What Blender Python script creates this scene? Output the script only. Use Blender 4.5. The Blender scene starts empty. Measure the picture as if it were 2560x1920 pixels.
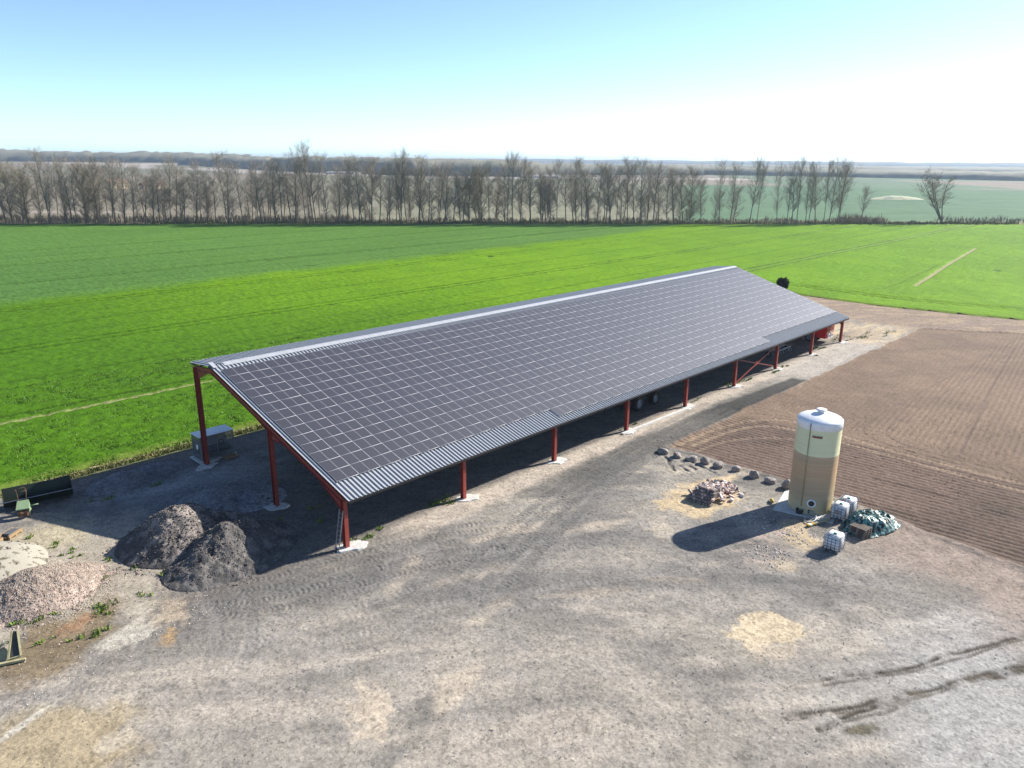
import bpy, bmesh, math, random
import numpy as np
from mathutils import Vector, Matrix

SC = bpy.context.scene
COL = SC.collection
rnd = random.Random(7)
R = math.radians

# ------------------------------------------------------------------ camera
CAM = Vector((-25.23, -39.20, 24.78))
yaw, pitch, roll = R(43.62), R(16.39), R(0.33)
fw = Vector((math.cos(yaw) * math.cos(pitch), math.sin(yaw) * math.cos(pitch), -math.sin(pitch)))
rt = fw.cross(Vector((0, 0, 1))).normalized()
up = rt.cross(fw)
r2 = rt * math.cos(roll) + up * math.sin(roll)
u2 = -rt * math.sin(roll) + up * math.cos(roll)
cd = bpy.data.cameras.new('camera')
cam = bpy.data.objects.new('camera', cd)
COL.objects.link(cam)
m3 = Matrix((r2, u2, -fw)).transposed()
cam.matrix_world = Matrix.Translation(CAM) @ m3.to_4x4()
cd.sensor_width = 36.0
cd.lens = 36.0 * 0.7385
cd.clip_start = 0.5
cd.clip_end = 40000
SC.camera = cam

# ------------------------------------------------------------------ sky, sun, exposure
SUN_EL, SUN_AZ = R(32.0), R(-17.4)           # azimuth counted from +X
world = bpy.data.worlds.new('World')
SC.world = world
world.use_nodes = True
nt = world.node_tree
nt.nodes.clear()
sky = nt.nodes.new('ShaderNodeTexSky')
sky.sky_type = 'NISHITA'
sky.sun_disc = False
sky.sun_elevation = SUN_EL
sky.sun_rotation = math.pi / 2 - SUN_AZ
sky.altitude = 50
sky.air_density = 0.5
sky.dust_density = 0.2
sky.ozone_density = 1.0
bg = nt.nodes.new('ShaderNodeBackground')
bg.inputs['Strength'].default_value = 0.117
wo = nt.nodes.new('ShaderNodeOutputWorld')
wb = nt.nodes.new('ShaderNodeMix'); wb.data_type = 'RGBA'; wb.blend_type = 'MULTIPLY'; wb.inputs[0].default_value = 1.0
wb.inputs[7].default_value = (0.93, 1.0, 1.03, 1)      # white balance of the whole sky
nt.links.new(sky.outputs[0], wb.inputs[6])
nt.links.new(wb.outputs[2], bg.inputs['Color'])
nt.links.new(bg.outputs[0], wo.inputs['Surface'])

sd = Vector((math.cos(SUN_AZ) * math.cos(SUN_EL), math.sin(SUN_AZ) * math.cos(SUN_EL), math.sin(SUN_EL)))
sl = bpy.data.lights.new('sun', 'SUN')
sl.energy = 5.0
sl.angle = R(0.53)
sl.color = (1.0, 0.955, 0.88)
so = bpy.data.objects.new('sun', sl)
COL.objects.link(so)
so.rotation_euler = sd.to_track_quat('Z', 'Y').to_euler()
so.location = (60, -40, 60)

SC.view_settings.view_transform = 'Standard'
SC.view_settings.look = 'None'
SC.view_settings.exposure = 1.15
SC.view_settings.gamma = 1.0
SC.view_settings.use_curve_mapping = False
SC.render.engine = 'CYCLES'
SC.cycles.max_bounces = 6
SC.cycles.volume_bounces = 0
SC.cycles.transparent_max_bounces = 8

K = 0.66      # overall albedo level: all colours below are relative, K brings them to real reflectances

# ------------------------------------------------------------------ helpers: noise
def _h(ix, iy, s):
    n = (ix.astype(np.int64) * 374761393 + iy.astype(np.int64) * 668265263 + s * 1442695041) & 0xffffffff
    n = ((n ^ (n >> 13)) * 1274126177) & 0xffffffff
    n = (n ^ (n >> 16)) & 0xffffff
    return n / float(0xffffff)

def vn(x, y, s=0):
    ix = np.floor(x); iy = np.floor(y)
    fx = x - ix; fy = y - iy
    fx = fx * fx * (3 - 2 * fx); fy = fy * fy * (3 - 2 * fy)
    a = _h(ix, iy, s); b = _h(ix + 1, iy, s); c = _h(ix, iy + 1, s); d = _h(ix + 1, iy + 1, s)
    return (a * (1 - fx) + b * fx) * (1 - fy) + (c * (1 - fx) + d * fx) * fy

def fbm(x, y, s=0, o=4, g=0.5):
    t = 0.0; a = 1.0; w = 0.0
    for i in range(o):
        t = t + a * vn(x * 2 ** i + 17.3 * i, y * 2 ** i - 9.1 * i, s + i * 7)
        w += a; a *= g
    return t / w

def sm(a, b, x):
    t = np.clip((x - a) / (b - a), 0, 1)
    return t * t * (3 - 2 * t)

def blob(x, y, cx, cy, rx, ry, rot=0.0, rough=0.55, s=3, soft=0.25, fs=1.2):
    c, q = math.cos(rot), math.sin(rot)
    fs = min(fs, 0.5 * max(rx, ry))
    dx = (x - cx) * c + (y - cy) * q
    dy = -(x - cx) * q + (y - cy) * c
    r = np.sqrt((dx / rx) ** 2 + (dy / ry) ** 2) + rough * 1.7 * (fbm(x / fs, y / fs, s, 5, 0.62) - 0.5) * 2
    return 1 - sm(1 - soft, 1 + soft, r)

# ------------------------------------------------------------------ helpers: materials
def new_mat(name):
    m = bpy.data.materials.new(name)
    m.use_nodes = True
    n = m.node_tree
    n.nodes.clear()
    out = n.nodes.new('ShaderNodeOutputMaterial')
    b = n.nodes.new('ShaderNodeBsdfPrincipled')
    n.links.new(b.outputs[0], out.inputs['Surface'])
    return m, n, b, out

def N(n, t, **kw):
    k = n.nodes.new(t)
    for a, v in kw.items():
        setattr(k, a, v)
    return k

def pmat(name, c1, c2=None, scale=6.0, rough=0.6, metal=0.0, bump=0.0, bscale=None, detail=4, spec=0.4, stretch=None, lo=0.35, hi=0.65):
    """procedural paint or solid material: two tones through noise, roughness variation, fine relief"""
    m, n, b, out = new_mat(name)
    c2 = c2 or tuple(v * 0.8 for v in c1)
    c1 = tuple(v * K for v in c1); c2 = tuple(v * K for v in c2)
    tc = N(n, 'ShaderNodeTexCoord')
    src = tc.outputs['Object']
    if stretch:
        mp = N(n, 'ShaderNodeMapping'); mp.inputs['Scale'].default_value = stretch
        n.links.new(src, mp.inputs[0]); src = mp.outputs[0]
    nz = N(n, 'ShaderNodeTexNoise'); nz.inputs['Scale'].default_value = scale; nz.inputs['Detail'].default_value = detail
    n.links.new(src, nz.inputs['Vector'])
    rp = N(n, 'ShaderNodeValToRGB')
    rp.color_ramp.elements[0].position = lo; rp.color_ramp.elements[1].position = hi
    rp.color_ramp.elements[0].color = (*c1, 1); rp.color_ramp.elements[1].color = (*c2, 1)
    n.links.new(nz.outputs[0], rp.inputs[0])
    n.links.new(rp.outputs[0], b.inputs['Base Color'])
    mr = N(n, 'ShaderNodeMapRange'); mr.inputs[3].default_value = max(0, rough - 0.12); mr.inputs[4].default_value = min(1, rough + 0.12)
    n.links.new(nz.outputs[0], mr.inputs[0]); n.links.new(mr.outputs[0], b.inputs['Roughness'])
    b.inputs['Metallic'].default_value = metal
    b.inputs['Specular IOR Level'].default_value = spec
    if bump:
        bn = N(n, 'ShaderNodeTexNoise'); bn.inputs['Scale'].default_value = bscale or scale * 4; bn.inputs['Detail'].default_value = 5
        n.links.new(src, bn.inputs['Vector'])
        bp = N(n, 'ShaderNodeBump'); bp.inputs['Strength'].default_value = 1.0; bp.inputs['Distance'].default_value = bump
        n.links.new(bn.outputs[0], bp.inputs['Height']); n.links.new(bp.outputs[0], b.inputs['Normal'])
    return m

def ground_mat(name, speck=0.35, sscale=14.0, bump=0.02, bscale=9.0, rough=0.95, pebble=0.0, pscale=5.0):
    """vertex colour (soil kinds) times fine procedural speckle, with relief"""
    m, n, b, out = new_mat(name)
    at = N(n, 'ShaderNodeVertexColor', layer_name='Col')
    tc = N(n, 'ShaderNodeTexCoord')
    nz = N(n, 'ShaderNodeTexNoise'); nz.inputs['Scale'].default_value = sscale; nz.inputs['Detail'].default_value = 6; nz.inputs['Roughness'].default_value = 0.75
    n.links.new(tc.outputs['Object'], nz.inputs['Vector'])
    mr = N(n, 'ShaderNodeMapRange'); mr.inputs[1].default_value = 0.25; mr.inputs[2].default_value = 0.75
    mr.inputs[3].default_value = 1 - speck; mr.inputs[4].default_value = 1 + speck
    n.links.new(nz.outputs[0], mr.inputs[0])
    mx = N(n, 'ShaderNodeMix', data_type='RGBA', blend_type='MULTIPLY'); mx.inputs[0].default_value = 1.0
    n.links.new(at.outputs[0], mx.inputs[6]); n.links.new(mr.outputs[0], mx.inputs[7])
    col = mx.outputs[2]
    hsrc = nz.outputs[0]
    if pebble:
        vo = N(n, 'ShaderNodeTexVoronoi'); vo.inputs['Scale'].default_value = pscale
        n.links.new(tc.outputs['Object'], vo.inputs['Vector'])
        hv = N(n, 'ShaderNodeHueSaturation'); hv.inputs['Saturation'].default_value = 0.0
        n.links.new(vo.outputs['Color'], hv.inputs['Color'])
        m2 = N(n, 'ShaderNodeMapRange'); m2.inputs[3].default_value = 1 - pebble; m2.inputs[4].default_value = 1 + pebble
        n.links.new(hv.outputs[0], m2.inputs[0])
        mx2 = N(n, 'ShaderNodeMix', data_type='RGBA', blend_type='MULTIPLY'); mx2.inputs[0].default_value = 1.0
        n.links.new(col, mx2.inputs[6]); n.links.new(m2.outputs[0], mx2.inputs[7])
        col = mx2.outputs[2]
    n.links.new(col, b.inputs['Base Color'])
    bn = N(n, 'ShaderNodeTexNoise'); bn.inputs['Scale'].default_value = bscale; bn.inputs['Detail'].default_value = 7; bn.inputs['Roughness'].default_value = 0.7
    n.links.new(tc.outputs['Object'], bn.inputs['Vector'])
    bp = N(n, 'ShaderNodeBump'); bp.inputs['Distance'].default_value = bump
    n.links.new(bn.outputs[0], bp.inputs['Height']); n.links.new(bp.outputs[0], b.inputs['Normal'])
    b.inputs['Roughness'].default_value = rough
    b.inputs['Specular IOR Level'].default_value = 0.15
    return m

# ------------------------------------------------------------------ helpers: meshes
def mesh_np(name, V, F, mats, colors=None, smooth=False, fmat=None, uv=None):
    """V (n,3), F (m,k) arrays -> mesh"""
    me = bpy.data.meshes.new(name)
    V = np.asarray(V, np.float32); F = np.asarray(F, np.int32)
    k = F.shape[1]
    me.vertices.add(len(V)); me.vertices.foreach_set('co', V.ravel())
    me.loops.add(F.size); me.loops.foreach_set('vertex_index', F.ravel())
    me.polygons.add(len(F))
    me.polygons.foreach_set('loop_start', np.arange(0, F.size, k, dtype=np.int32))
    me.polygons.foreach_set('loop_total', np.full(len(F), k, np.int32))
    if smooth:
        me.polygons.foreach_set('use_smooth', np.ones(len(F), bool))
    for m in (mats if isinstance(mats, (list, tuple)) else [mats]):
        me.materials.append(m)
    if fmat is not None:
        me.polygons.foreach_set('material_index', np.asarray(fmat, np.int32))
    if colors is not None:
        ca = me.color_attributes.new('Col', 'FLOAT_COLOR', 'POINT')
        c4 = np.ones((len(V), 4), np.float32); c4[:, :3] = np.asarray(colors) * K
        ca.data.foreach_set('color', c4.ravel())
    if uv is not None:
        ul = me.uv_layers.new(name='UVMap')
        ul.data.foreach_set('uv', np.asarray(uv, np.float32).ravel())
    me.update(calc_edges=True)
    me.validate()
    return me

def link(name, data, parent=None, loc=None, rot=None, mw=None):
    o = bpy.data.objects.new(name, data)
    COL.objects.link(o)
    if parent is not None:
        o.parent = parent
    if mw is not None:
        o.matrix_basis = mw
    if loc is not None:
        o.location = loc
    if rot is not None:
        o.rotation_euler = rot
    return o

def tag(o, label=None, cat=None, group=None, kind=None):
    if label: o['label'] = label
    if cat: o['category'] = cat
    if group: o['group'] = group
    if kind: o['kind'] = kind
    return o

def thing(name, label, cat, loc=(0, 0, 0), rz=0.0, group=None):
    o = link(name, None, loc=loc, rot=(0, 0, rz))
    return tag(o, label, cat, group)

class MB:
    """collects simple shapes into one mesh"""
    def __init__(s):
        s.V = []; s.F = []; s.M = []; s.S = []
    def add(s, vs, fs, mi=0, smooth=False):
        b = len(s.V)
        s.V += [tuple(v) for v in vs]
        for f in fs:
            s.F.append([b + i for i in f]); s.M.append(mi); s.S.append(smooth)
        return s
    def box(s, x0, x1, y0, y1, z0, z1, mi=0, mat=None, bev=0.0):
        vs = [Vector(v) for v in ((x0, y0, z0), (x1, y0, z0), (x1, y1, z0), (x0, y1, z0), (x0, y0, z1), (x1, y0, z1), (x1, y1, z1), (x0, y1, z1))]
        if mat is not None: vs = [mat @ v for v in vs]
        return s.add(vs, ((0, 3, 2, 1), (4, 5, 6, 7), (0, 1, 5, 4), (1, 2, 6, 5), (2, 3, 7, 6), (3, 0, 4, 7)), mi)
    def bar(s, p0, p1, w, h=None, upv=(0, 0, 1), mi=0):
        p0, p1 = Vector(p0), Vector(p1); h = h or w
        d = (p1 - p0); L = d.length; d.normalize()
        u = Vector(upv)
        if abs(d.dot(u)) > 0.98: u = Vector((1, 0, 0))
        x = d.cross(u).normalized(); z = x.cross(d)
        m = Matrix((x, d, z)).transposed().to_4x4(); m.translation = p0
        return s.box(-w / 2, w / 2, 0, L, -h / 2, h / 2, mi, m)
    def ibeam(s, p0, p1, w, dp, t=0.018, upv=(0, 1, 0), mi=0):
        """I section along p0-p1, depth dp along upv side"""
        p0, p1 = Vector(p0), Vector(p1)
        d = (p1 - p0); L = d.length; d.normalize(); u = Vector(upv)
        x = d.cross(u).normalized(); z = x.cross(d).normalized()
        m = Matrix((x, d, z)).transposed().to_4x4(); m.translation = p0
        s.box(-w / 2, w / 2, 0, L, dp / 2 - t, dp / 2, mi, m)
        s.box(-w / 2, w / 2, 0, L, -dp / 2, -dp / 2 + t, mi, m)
        s.box(-t / 2, t / 2, 0, L, -dp / 2 + t, dp / 2 - t, mi, m)
        return s
    def tube(s, pts, r, n=8, mi=0, cap=True, smooth=True):
        pts = [Vector(p) for p in pts]
        rs = r if isinstance(r, (list, tuple)) else [r] * len(pts)
        b = len(s.V); prev = None
        for i, p in enumerate(pts):
            d = (pts[min(i + 1, len(pts) - 1)] - pts[max(i - 1, 0)]).normalized()
            if prev is None:
                a = Vector((0, 0, 1)) if abs(d.z) < 0.9 else Vector((1, 0, 0))
                x = d.cross(a).normalized()
            else:
                x = (prev - d * prev.dot(d)).normalized()
            prev = x; y = d.cross(x)
            for k in range(n):
                t = 2 * math.pi * k / n
                s.V.append(tuple(p + x * rs[i] * math.cos(t) + y * rs[i] * math.sin(t)))
        for i in range(len(pts) - 1):
            for k in range(n):
                s.F.append([b + i * n + k, b + i * n + (k + 1) % n, b + (i + 1) * n + (k + 1) % n, b + (i + 1) * n + k]); s.M.append(mi); s.S.append(smooth)
        if cap:
            s.F.append([b + k for k in range(n)][::-1]); s.M.append(mi); s.S.append(False)
            e = b + (len(pts) - 1) * n
            s.F.append([e + k for k in range(n)]); s.M.append(mi); s.S.append(False)
        return s
    def lathe(s, prof, n=32, mi=0, mat=None, smooth=True):
        """prof list of (r,z) or (r,z,mi)"""
        b = len(s.V)
        for p in prof:
            for k in range(n):
                t = 2 * math.pi * k / n
                v = Vector((p[0] * math.cos(t), p[0] * math.sin(t), p[1]))
                s.V.append(tuple(mat @ v if mat is not None else v))
        for i in range(len(prof) - 1):
            q = prof[i][2] if len(prof[i]) > 2 else mi
            for k in range(n):
                s.F.append([b + i * n + k, b + i * n + (k + 1) % n, b + (i + 1) * n + (k + 1) % n, b + (i + 1) * n + k]); s.M.append(q); s.S.append(smooth)
        return s
    def mesh(s, name, mats):
        me = bpy.data.meshes.new(name)
        me.from_pydata(s.V, [], s.F)
        for m in (mats if isinstance(mats, (list, tuple)) else [mats]):
            me.materials.append(m)
        me.polygons.foreach_set('material_index', s.M)
        me.polygons.foreach_set('use_smooth', s.S)
        me.update()
        return me
    def build(s, name, mats, parent=None, loc=None, rot=None):
        return link(name, s.mesh(name, mats), parent, loc, rot)

def rock_mesh(name, mat, seed, sx, sy, sz, sub=2, rough=0.25, flat=0.0):
    bm = bmesh.new()
    bmesh.ops.create_icosphere(bm, subdivisions=sub, radius=1.0)
    g = random.Random(seed)
    planes = [(Vector((g.gauss(0, 1), g.gauss(0, 1), g.gauss(0, 1))).normalized(), g.uniform(0.62, 0.9)) for _ in range(9)]
    off = (g.uniform(0, 50), g.uniform(0, 50))
    for v in bm.verts:
        for d, h in planes:
            t = v.co.dot(d) - h
            if t > 0: v.co -= d * t * 0.9
        k = float(vn(np.array([v.co.x * 2 + off[0]]), np.array([v.co.y * 2 + v.co.z * 1.7 + off[1]]), seed)[0]) - 0.5
        v.co *= 1 + rough * k
        v.co = Vector((v.co.x * sx, v.co.y * sy, v.co.z * sz))
    me = bpy.data.meshes.new(name)
    bm.to_mesh(me); bm.free()
    me.materials.append(mat)
    return me

# ------------------------------------------------------------------ materials
M = {}
M['red'] = pmat('red_oxide_paint', (0.40, 0.068, 0.048), (0.30, 0.055, 0.04), 3, 0.5, bump=0.002)
M['sheet'] = pmat('galvanised_sheet', (0.52, 0.535, 0.56), (0.44, 0.455, 0.48), 0.7, 0.6, metal=0.0, stretch=(4, 0.3, 1))
M['galv'] = pmat('galvanised_steel', (0.42, 0.44, 0.46), (0.33, 0.35, 0.38), 5, 0.45, metal=0.6)
M['dark'] = pmat('dark_steel', (0.035, 0.036, 0.04), (0.055, 0.05, 0.05), 6, 0.6, metal=0.2)
M['concrete'] = pmat('pale_concrete', (0.82, 0.80, 0.75), (0.66, 0.64, 0.59), 3, 0.9, bump=0.01, bscale=20)
M['alu'] = pmat('aluminium', (0.62, 0.62, 0.62), (0.5, 0.5, 0.5), 8, 0.4, metal=0.7)
M['frame'] = pmat('panel_frame', (0.76, 0.74, 0.76), (0.62, 0.6, 0.62), 3, 0.5)
M['rubber'] = pmat('tyre_rubber', (0.03, 0.028, 0.026), (0.075, 0.062, 0.05), 4, 0.85, bump=0.004)
M['rim'] = pmat('rim_paint', (0.27, 0.30, 0.35), (0.2, 0.22, 0.26), 6, 0.5)
M['redmach'] = pmat('red_machine_paint', (0.95, 0.022, 0.025), (0.8, 0.018, 0.02), 2.5, 0.4)
M['white'] = pmat('white_paint', (1.2, 1.2, 1.18), (1.08, 1.08, 1.06), 3, 0.45)
M['wood'] = pmat('pallet_wood', (0.48, 0.33, 0.18), (0.36, 0.24, 0.13), 5, 0.85, stretch=(1, 8, 8), bump=0.004)
M['greywood'] = pmat('weathered_wood', (0.30, 0.25, 0.20), (0.20, 0.165, 0.13), 5, 0.9, stretch=(1, 8, 8), bump=0.004)
M['slate'] = pmat('grey_slab', (0.15, 0.155, 0.165), (0.11, 0.115, 0.12), 6, 0.8, bump=0.003)
M['stone'] = pmat('boulder_stone', (0.46, 0.40, 0.35), (0.27, 0.225, 0.2), 2.2, 0.9, bump=0.04, bscale=5)
M['brick'] = pmat('pale_brick', (0.78, 0.58, 0.50), (0.52, 0.36, 0.30), 2.0, 0.9, bump=0.006, bscale=25)
M['brick2'] = pmat('pale_limestone', (1.0, 0.9, 0.82), (0.75, 0.62, 0.55), 2.0, 0.9, bump=0.006, bscale=25)
M['brick3'] = pmat('dark_brick', (0.33, 0.26, 0.23), (0.25, 0.19, 0.17), 2.0, 0.9, bump=0.006, bscale=25)
M['teal'] = pmat('teal_cap', (0.0, 0.30, 0.30), (0.0, 0.24, 0.25), 3, 0.45)
M['yellow'] = pmat('yellow_plastic', (0.62, 0.42, 0.02), (0.5, 0.33, 0.02), 5, 0.5)
M['palesack'] = pmat('pale_woven_strap', (0.52, 0.48, 0.33), (0.42, 0.38, 0.25), 6, 0.8, bump=0.01)
M['hose'] = pmat('grey_hose', (0.44, 0.46, 0.48), (0.36, 0.38, 0.4), 5, 0.5)
M['green_dark'] = pmat('dark_green_paint', (0.016, 0.04, 0.024), (0.03, 0.036, 0.02), 2.5, 0.55)
M['green_pale'] = pmat('pale_green_paint', (0.30, 0.42, 0.24), (0.24, 0.34, 0.18), 3, 0.6)
M['rust'] = pmat('rusty_steel', (0.22, 0.115, 0.06), (0.13, 0.07, 0.045), 5, 0.85, bump=0.004)
M['oldyellow'] = pmat('faded_yellow_paint', (0.56, 0.53, 0.30), (0.42, 0.37, 0.20), 4, 0.75, bump=0.004)
M['wornplate'] = pmat('worn_dark_plate', (0.055, 0.057, 0.052), (0.10, 0.10, 0.085), 5, 0.75)
M['bark'] = pmat('grey_bark', (0.17, 0.15, 0.12), (0.26, 0.23, 0.19), 2, 0.95)
M['twig'] = pmat('bare_twigs', (0.40, 0.35, 0.28), (0.50, 0.44, 0.355), 0.4, 0.95)
M['twigbrown'] = pmat('brown_twigs', (0.34, 0.285, 0.20), (0.43, 0.36, 0.255), 0.4, 0.95)
M['scrub'] = pmat('scrub_twigs', (0.30, 0.26, 0.19), (0.42, 0.37, 0.26), 0.3, 0.95)
M['scrubgreen'] = pmat('spring_scrub', (0.16, 0.20, 0.06), (0.24, 0.25, 0.11), 0.3, 0.95)
M['evergreen'] = pmat('dark_evergreen', (0.012, 0.022, 0.014), (0.022, 0.034, 0.018), 1.5, 0.9)
M['wood_far'] = pmat('far_woodland', (0.22, 0.215, 0.15), (0.31, 0.29, 0.20), 0.03, 1.0, detail=8, bump=1.0, bscale=0.12)
M['hill'] = pmat('far_hill', (0.10, 0.12, 0.08), (0.15, 0.15, 0.10), 0.004, 1.0, detail=6)
M['grass'] = pmat('weed_grass', (0.15, 0.26, 0.03), (0.25, 0.31, 0.07), 3.0, 0.9)
M['pebble'] = pmat('pebble', (0.42, 0.37, 0.33), (0.26, 0.22, 0.2), 1.5, 0.9)
M['wall'] = pmat('cream_render', (1.1, 0.85, 0.58), (0.95, 0.74, 0.5), 0.6, 0.9)
M['rooftile'] = pmat('clay_roof', (0.36, 0.22, 0.14), (0.28, 0.17, 0.11), 1.2, 0.9)
M['plastic_far'] = pmat('greenhouse_plastic', (0.66, 0.62, 0.56), (0.56, 0.53, 0.5), 0.05, 0.6)
M['beet'] = pmat('pale_heap', (0.72, 0.58, 0.38), (0.6, 0.46, 0.30), 0.6, 0.95, bump=0.1, bscale=1.5)
M['glassdark'] = pmat('dark_window', (0.03, 0.035, 0.04), (0.04, 0.045, 0.05), 1, 0.2)

M['yard'] = ground_mat('yard_gravel', 0.36, 7.0, 0.05, 5.0, pebble=0.34, pscale=7.0)
M['soil'] = ground_mat('seeded_soil', 0.30, 6.0, 0.06, 5.0, pebble=0.22, pscale=5.0)
M['land'] = ground_mat('far_land', 0.22, 0.05, 0.4, 0.1)
M['heap_pink'] = ground_mat('pink_gravel', 0.25, 9.0, 0.10, 6.0, pebble=0.75, pscale=5.0)
M['heap_dark'] = ground_mat('dark_planings', 0.40, 6.0, 0.16, 4.0, pebble=0.4, pscale=4.5)
M['heap_white'] = ground_mat('pale_sand', 0.10, 9.0, 0.02, 6.0)

# crop leaves: vertex colour, speckle at leaf scale, some light through the leaves
def crop_mat():
    m = ground_mat('young_cereal_crop', 0.38, 2.6, 0.12, 2.2, rough=0.75)
    n = m.node_tree
    out = [k for k in n.nodes if k.type == 'OUTPUT_MATERIAL'][0]
    b = [k for k in n.nodes if k.type == 'BSDF_PRINCIPLED'][0]
    b.inputs['Specular IOR Level'].default_value = 0.04
    tr = N(n, 'ShaderNodeBsdfTranslucent')
    ms = N(n, 'ShaderNodeMixShader'); ms.inputs[0].default_value = 0.0
    n.links.new(b.outputs[0], ms.inputs[1]); n.links.new(tr.outputs[0], ms.inputs[2])
    n.links.new(ms.outputs[0], out.inputs['Surface'])
    return m
M['crop'] = crop_mat()

def panel_mat():
    m, n, b, out = new_mat('solar_glass')
    uv = N(n, 'ShaderNodeUVMap', uv_map='UVMap')
    sp = N(n, 'ShaderNodeSeparateXYZ'); n.links.new(uv.outputs[0], sp.inputs[0])
    def math_(op, a, bb):
        k = N(n, 'ShaderNodeMath', operation=op)
        for i, v in enumerate((a, bb)):
            if v is None: continue
            if isinstance(v, (int, float)): k.inputs[i].default_value = v
            else: n.links.new(v, k.inputs[i])
        return k.outputs[0]
    # row lines between cells (6 across the panel height)
    fr = math_('FRACT', math_('MULTIPLY', sp.outputs[1], 6.0), None)
    row = math_('LESS_THAN', fr, 0.16)
    fc = math_('FRACT', math_('MULTIPLY', sp.outputs[0], 18.0), None)
    colm = math_('LESS_THAN', fc, 0.07)
    cell = math_('MAXIMUM', row, colm)
    mid = math_('LESS_THAN', math_('ABSOLUTE', math_('SUBTRACT', sp.outputs[0], 0.5), None), 0.0075)
    nz = N(n, 'ShaderNodeTexNoise'); nz.inputs['Scale'].default_value = 0.35
    g = N(n, 'ShaderNodeNewGeometry'); n.links.new(g.outputs['Position'], nz.inputs['Vector'])
    base = N(n, 'ShaderNodeMix', data_type='RGBA'); base.inputs[6].default_value = (0.018, 0.015, 0.019, 1); base.inputs[7].default_value = (0.024, 0.0205, 0.025, 1)
    n.links.new(nz.outputs[0], base.inputs[0])
    m1 = N(n, 'ShaderNodeMix', data_type='RGBA'); m1.inputs[7].default_value = (0.056, 0.052, 0.058, 1)
    n.links.new(cell, m1.inputs[0]); n.links.new(base.outputs[2], m1.inputs[6])
    m2 = N(n, 'ShaderNodeMix', data_type='RGBA'); m2.inputs[7].default_value = (0.30, 0.29, 0.30, 1)
    n.links.new(mid, m2.inputs[0]); n.links.new(m1.outputs[2], m2.inputs[6])
    n.links.new(m2.outputs[2], b.inputs['Base Color'])
    b.inputs['Roughness'].default_value = 0.46
    b.inputs['IOR'].default_value = 1.56
    b.inputs['Specular IOR Level'].default_value = 1.0
    return m
M['panel'] = panel_mat()

# ------------------------------------------------------------------ the near ground: yard and seeded field
def axis(*segs):
    out = []
    for a, b, st in segs:
        n = max(1, int(round((b - a) / st)))
        out += list(np.linspace(a, b, n, endpoint=False))
    out.append(segs[-1][1])
    return np.array(out)

def track_uv(x, y, pts, halfw):
    """nearest point on a polyline: returns u along, v across (inf outside)"""
    U = np.zeros_like(x); D = np.full_like(x, 1e9)
    acc = 0.0
    for (ax, ay), (bx, by) in zip(pts[:-1], pts[1:]):
        L = math.hypot(bx - ax, by - ay); dx, dy = (bx - ax) / L, (by - ay) / L
        t = np.clip((x - ax) * dx + (y - ay) * dy, 0, L)
        d = (x - ax - t * dx) * -dy + (y - ay - t * dy) * dx
        dist = np.hypot(x - ax - t * dx, y - ay - t * dy)
        d = np.where(d < 0, -dist, dist)
        s = np.abs(d) < np.abs(D)
        D = np.where(s, d, D); U = np.where(s, acc + t, U)
        acc += L
    return U, D

def smooth_line(pts, k=3):
    p = [Vector((a, b)) for a, b in pts]
    for _ in range(k):
        q = [p[0]]
        for a, b in zip(p[:-1], p[1:]):
            q += [a * 0.75 + b * 0.25, a * 0.25 + b * 0.75]
        q.append(p[-1]); p = q
    return [(v.x, v.y) for v in p]

def offset_line(pts, o):
    out = []
    for i, (a, b) in enumerate(pts):
        p, q = pts[max(0, i - 1)], pts[min(len(pts) - 1, i + 1)]
        dx, dy = q[0] - p[0], q[1] - p[1]; L = math.hypot(dx, dy) or 1
        out.append((a - dy / L * o, b + dx / L * o))
    return out

def brown_sd(x, y):
    """> 0 inside the seeded field"""
    e = 0.9 * (fbm(x / 2.2, y / 2.2, 91, 3) - 0.5)
    left = x - (30.9 - 0.012 * (y + 10) ** 2 * 0.02 - np.where(y < -18, (-18 - y) * 0.14, 0)) + e
    top = (-5.0 - 0.012 * np.maximum(x - 70, 0)) - y + e
    far = (103.5 + (-6 - y) * 0.62) - x + e
    return np.minimum(np.minimum(left, top), far)

TRK = []    # (polyline, halfwidth, chevron amplitude, colour, mix)
for o in (-1.5, -0.3, 0.9, 1.9):
    TRK.append((offset_line(smooth_line([(3, -9.5), (11, -7.3), (18, -5.4), (27, -4.0), (36, -3.3), (45, -2.9)]), o), 0.42, 0.035, (0.13, 0.124, 0.118), 0.55))
for o in (-2.2, -1.0, 0.3, 1.5, 2.6):
    TRK.append((offset_line(smooth_line([(-9.2, 1.2), (-6.5, -1.2), (-2, -2.0), (3.5, -3.6), (8, -6.5)]), o), 0.40, 0.04, (0.15, 0.142, 0.134), 0.5))
for o in (-0.9, 0.9):
    TRK.append((offset_line(smooth_line([(-8.2, 3.4), (-8.6, -0.5), (-9.4, -3.2), (-11.5, -6.0)]), o), 0.38, 0.035, (0.24, 0.22, 0.205), 0.45))
TRK.append((smooth_line([(-12.0, 8.2), (-10.2, 5.4), (-9.0, 2.4)]), 0.35, 0.03, (0.33, 0.29, 0.26), 0.5))
for o in (-0.8, 0.8):
    TRK.append((offset_line(smooth_line([(1, -2.6), (10, -3.4), (20, -7.5), (24, -12), (24, -20), (20, -27)]), o), 0.35, 0.02, (0.30, 0.275, 0.25), 0.35))
    TRK.append((offset_line(smooth_line([(-12, -5), (-4, -8), (6, -14), (15, -20), (20, -28), (21, -40)]), o), 0.32, 0.018, (0.33, 0.305, 0.28), 0.30))
    TRK.append((offset_line(smooth_line([(-19, -1), (-12, -4.5), (-2, -5.5), (8, -9), (16, -12), (21, -17)]), o), 0.32, 0.018, (0.31, 0.285, 0.26), 0.30))
FTRK = []   # tracks on the seeded field
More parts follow.
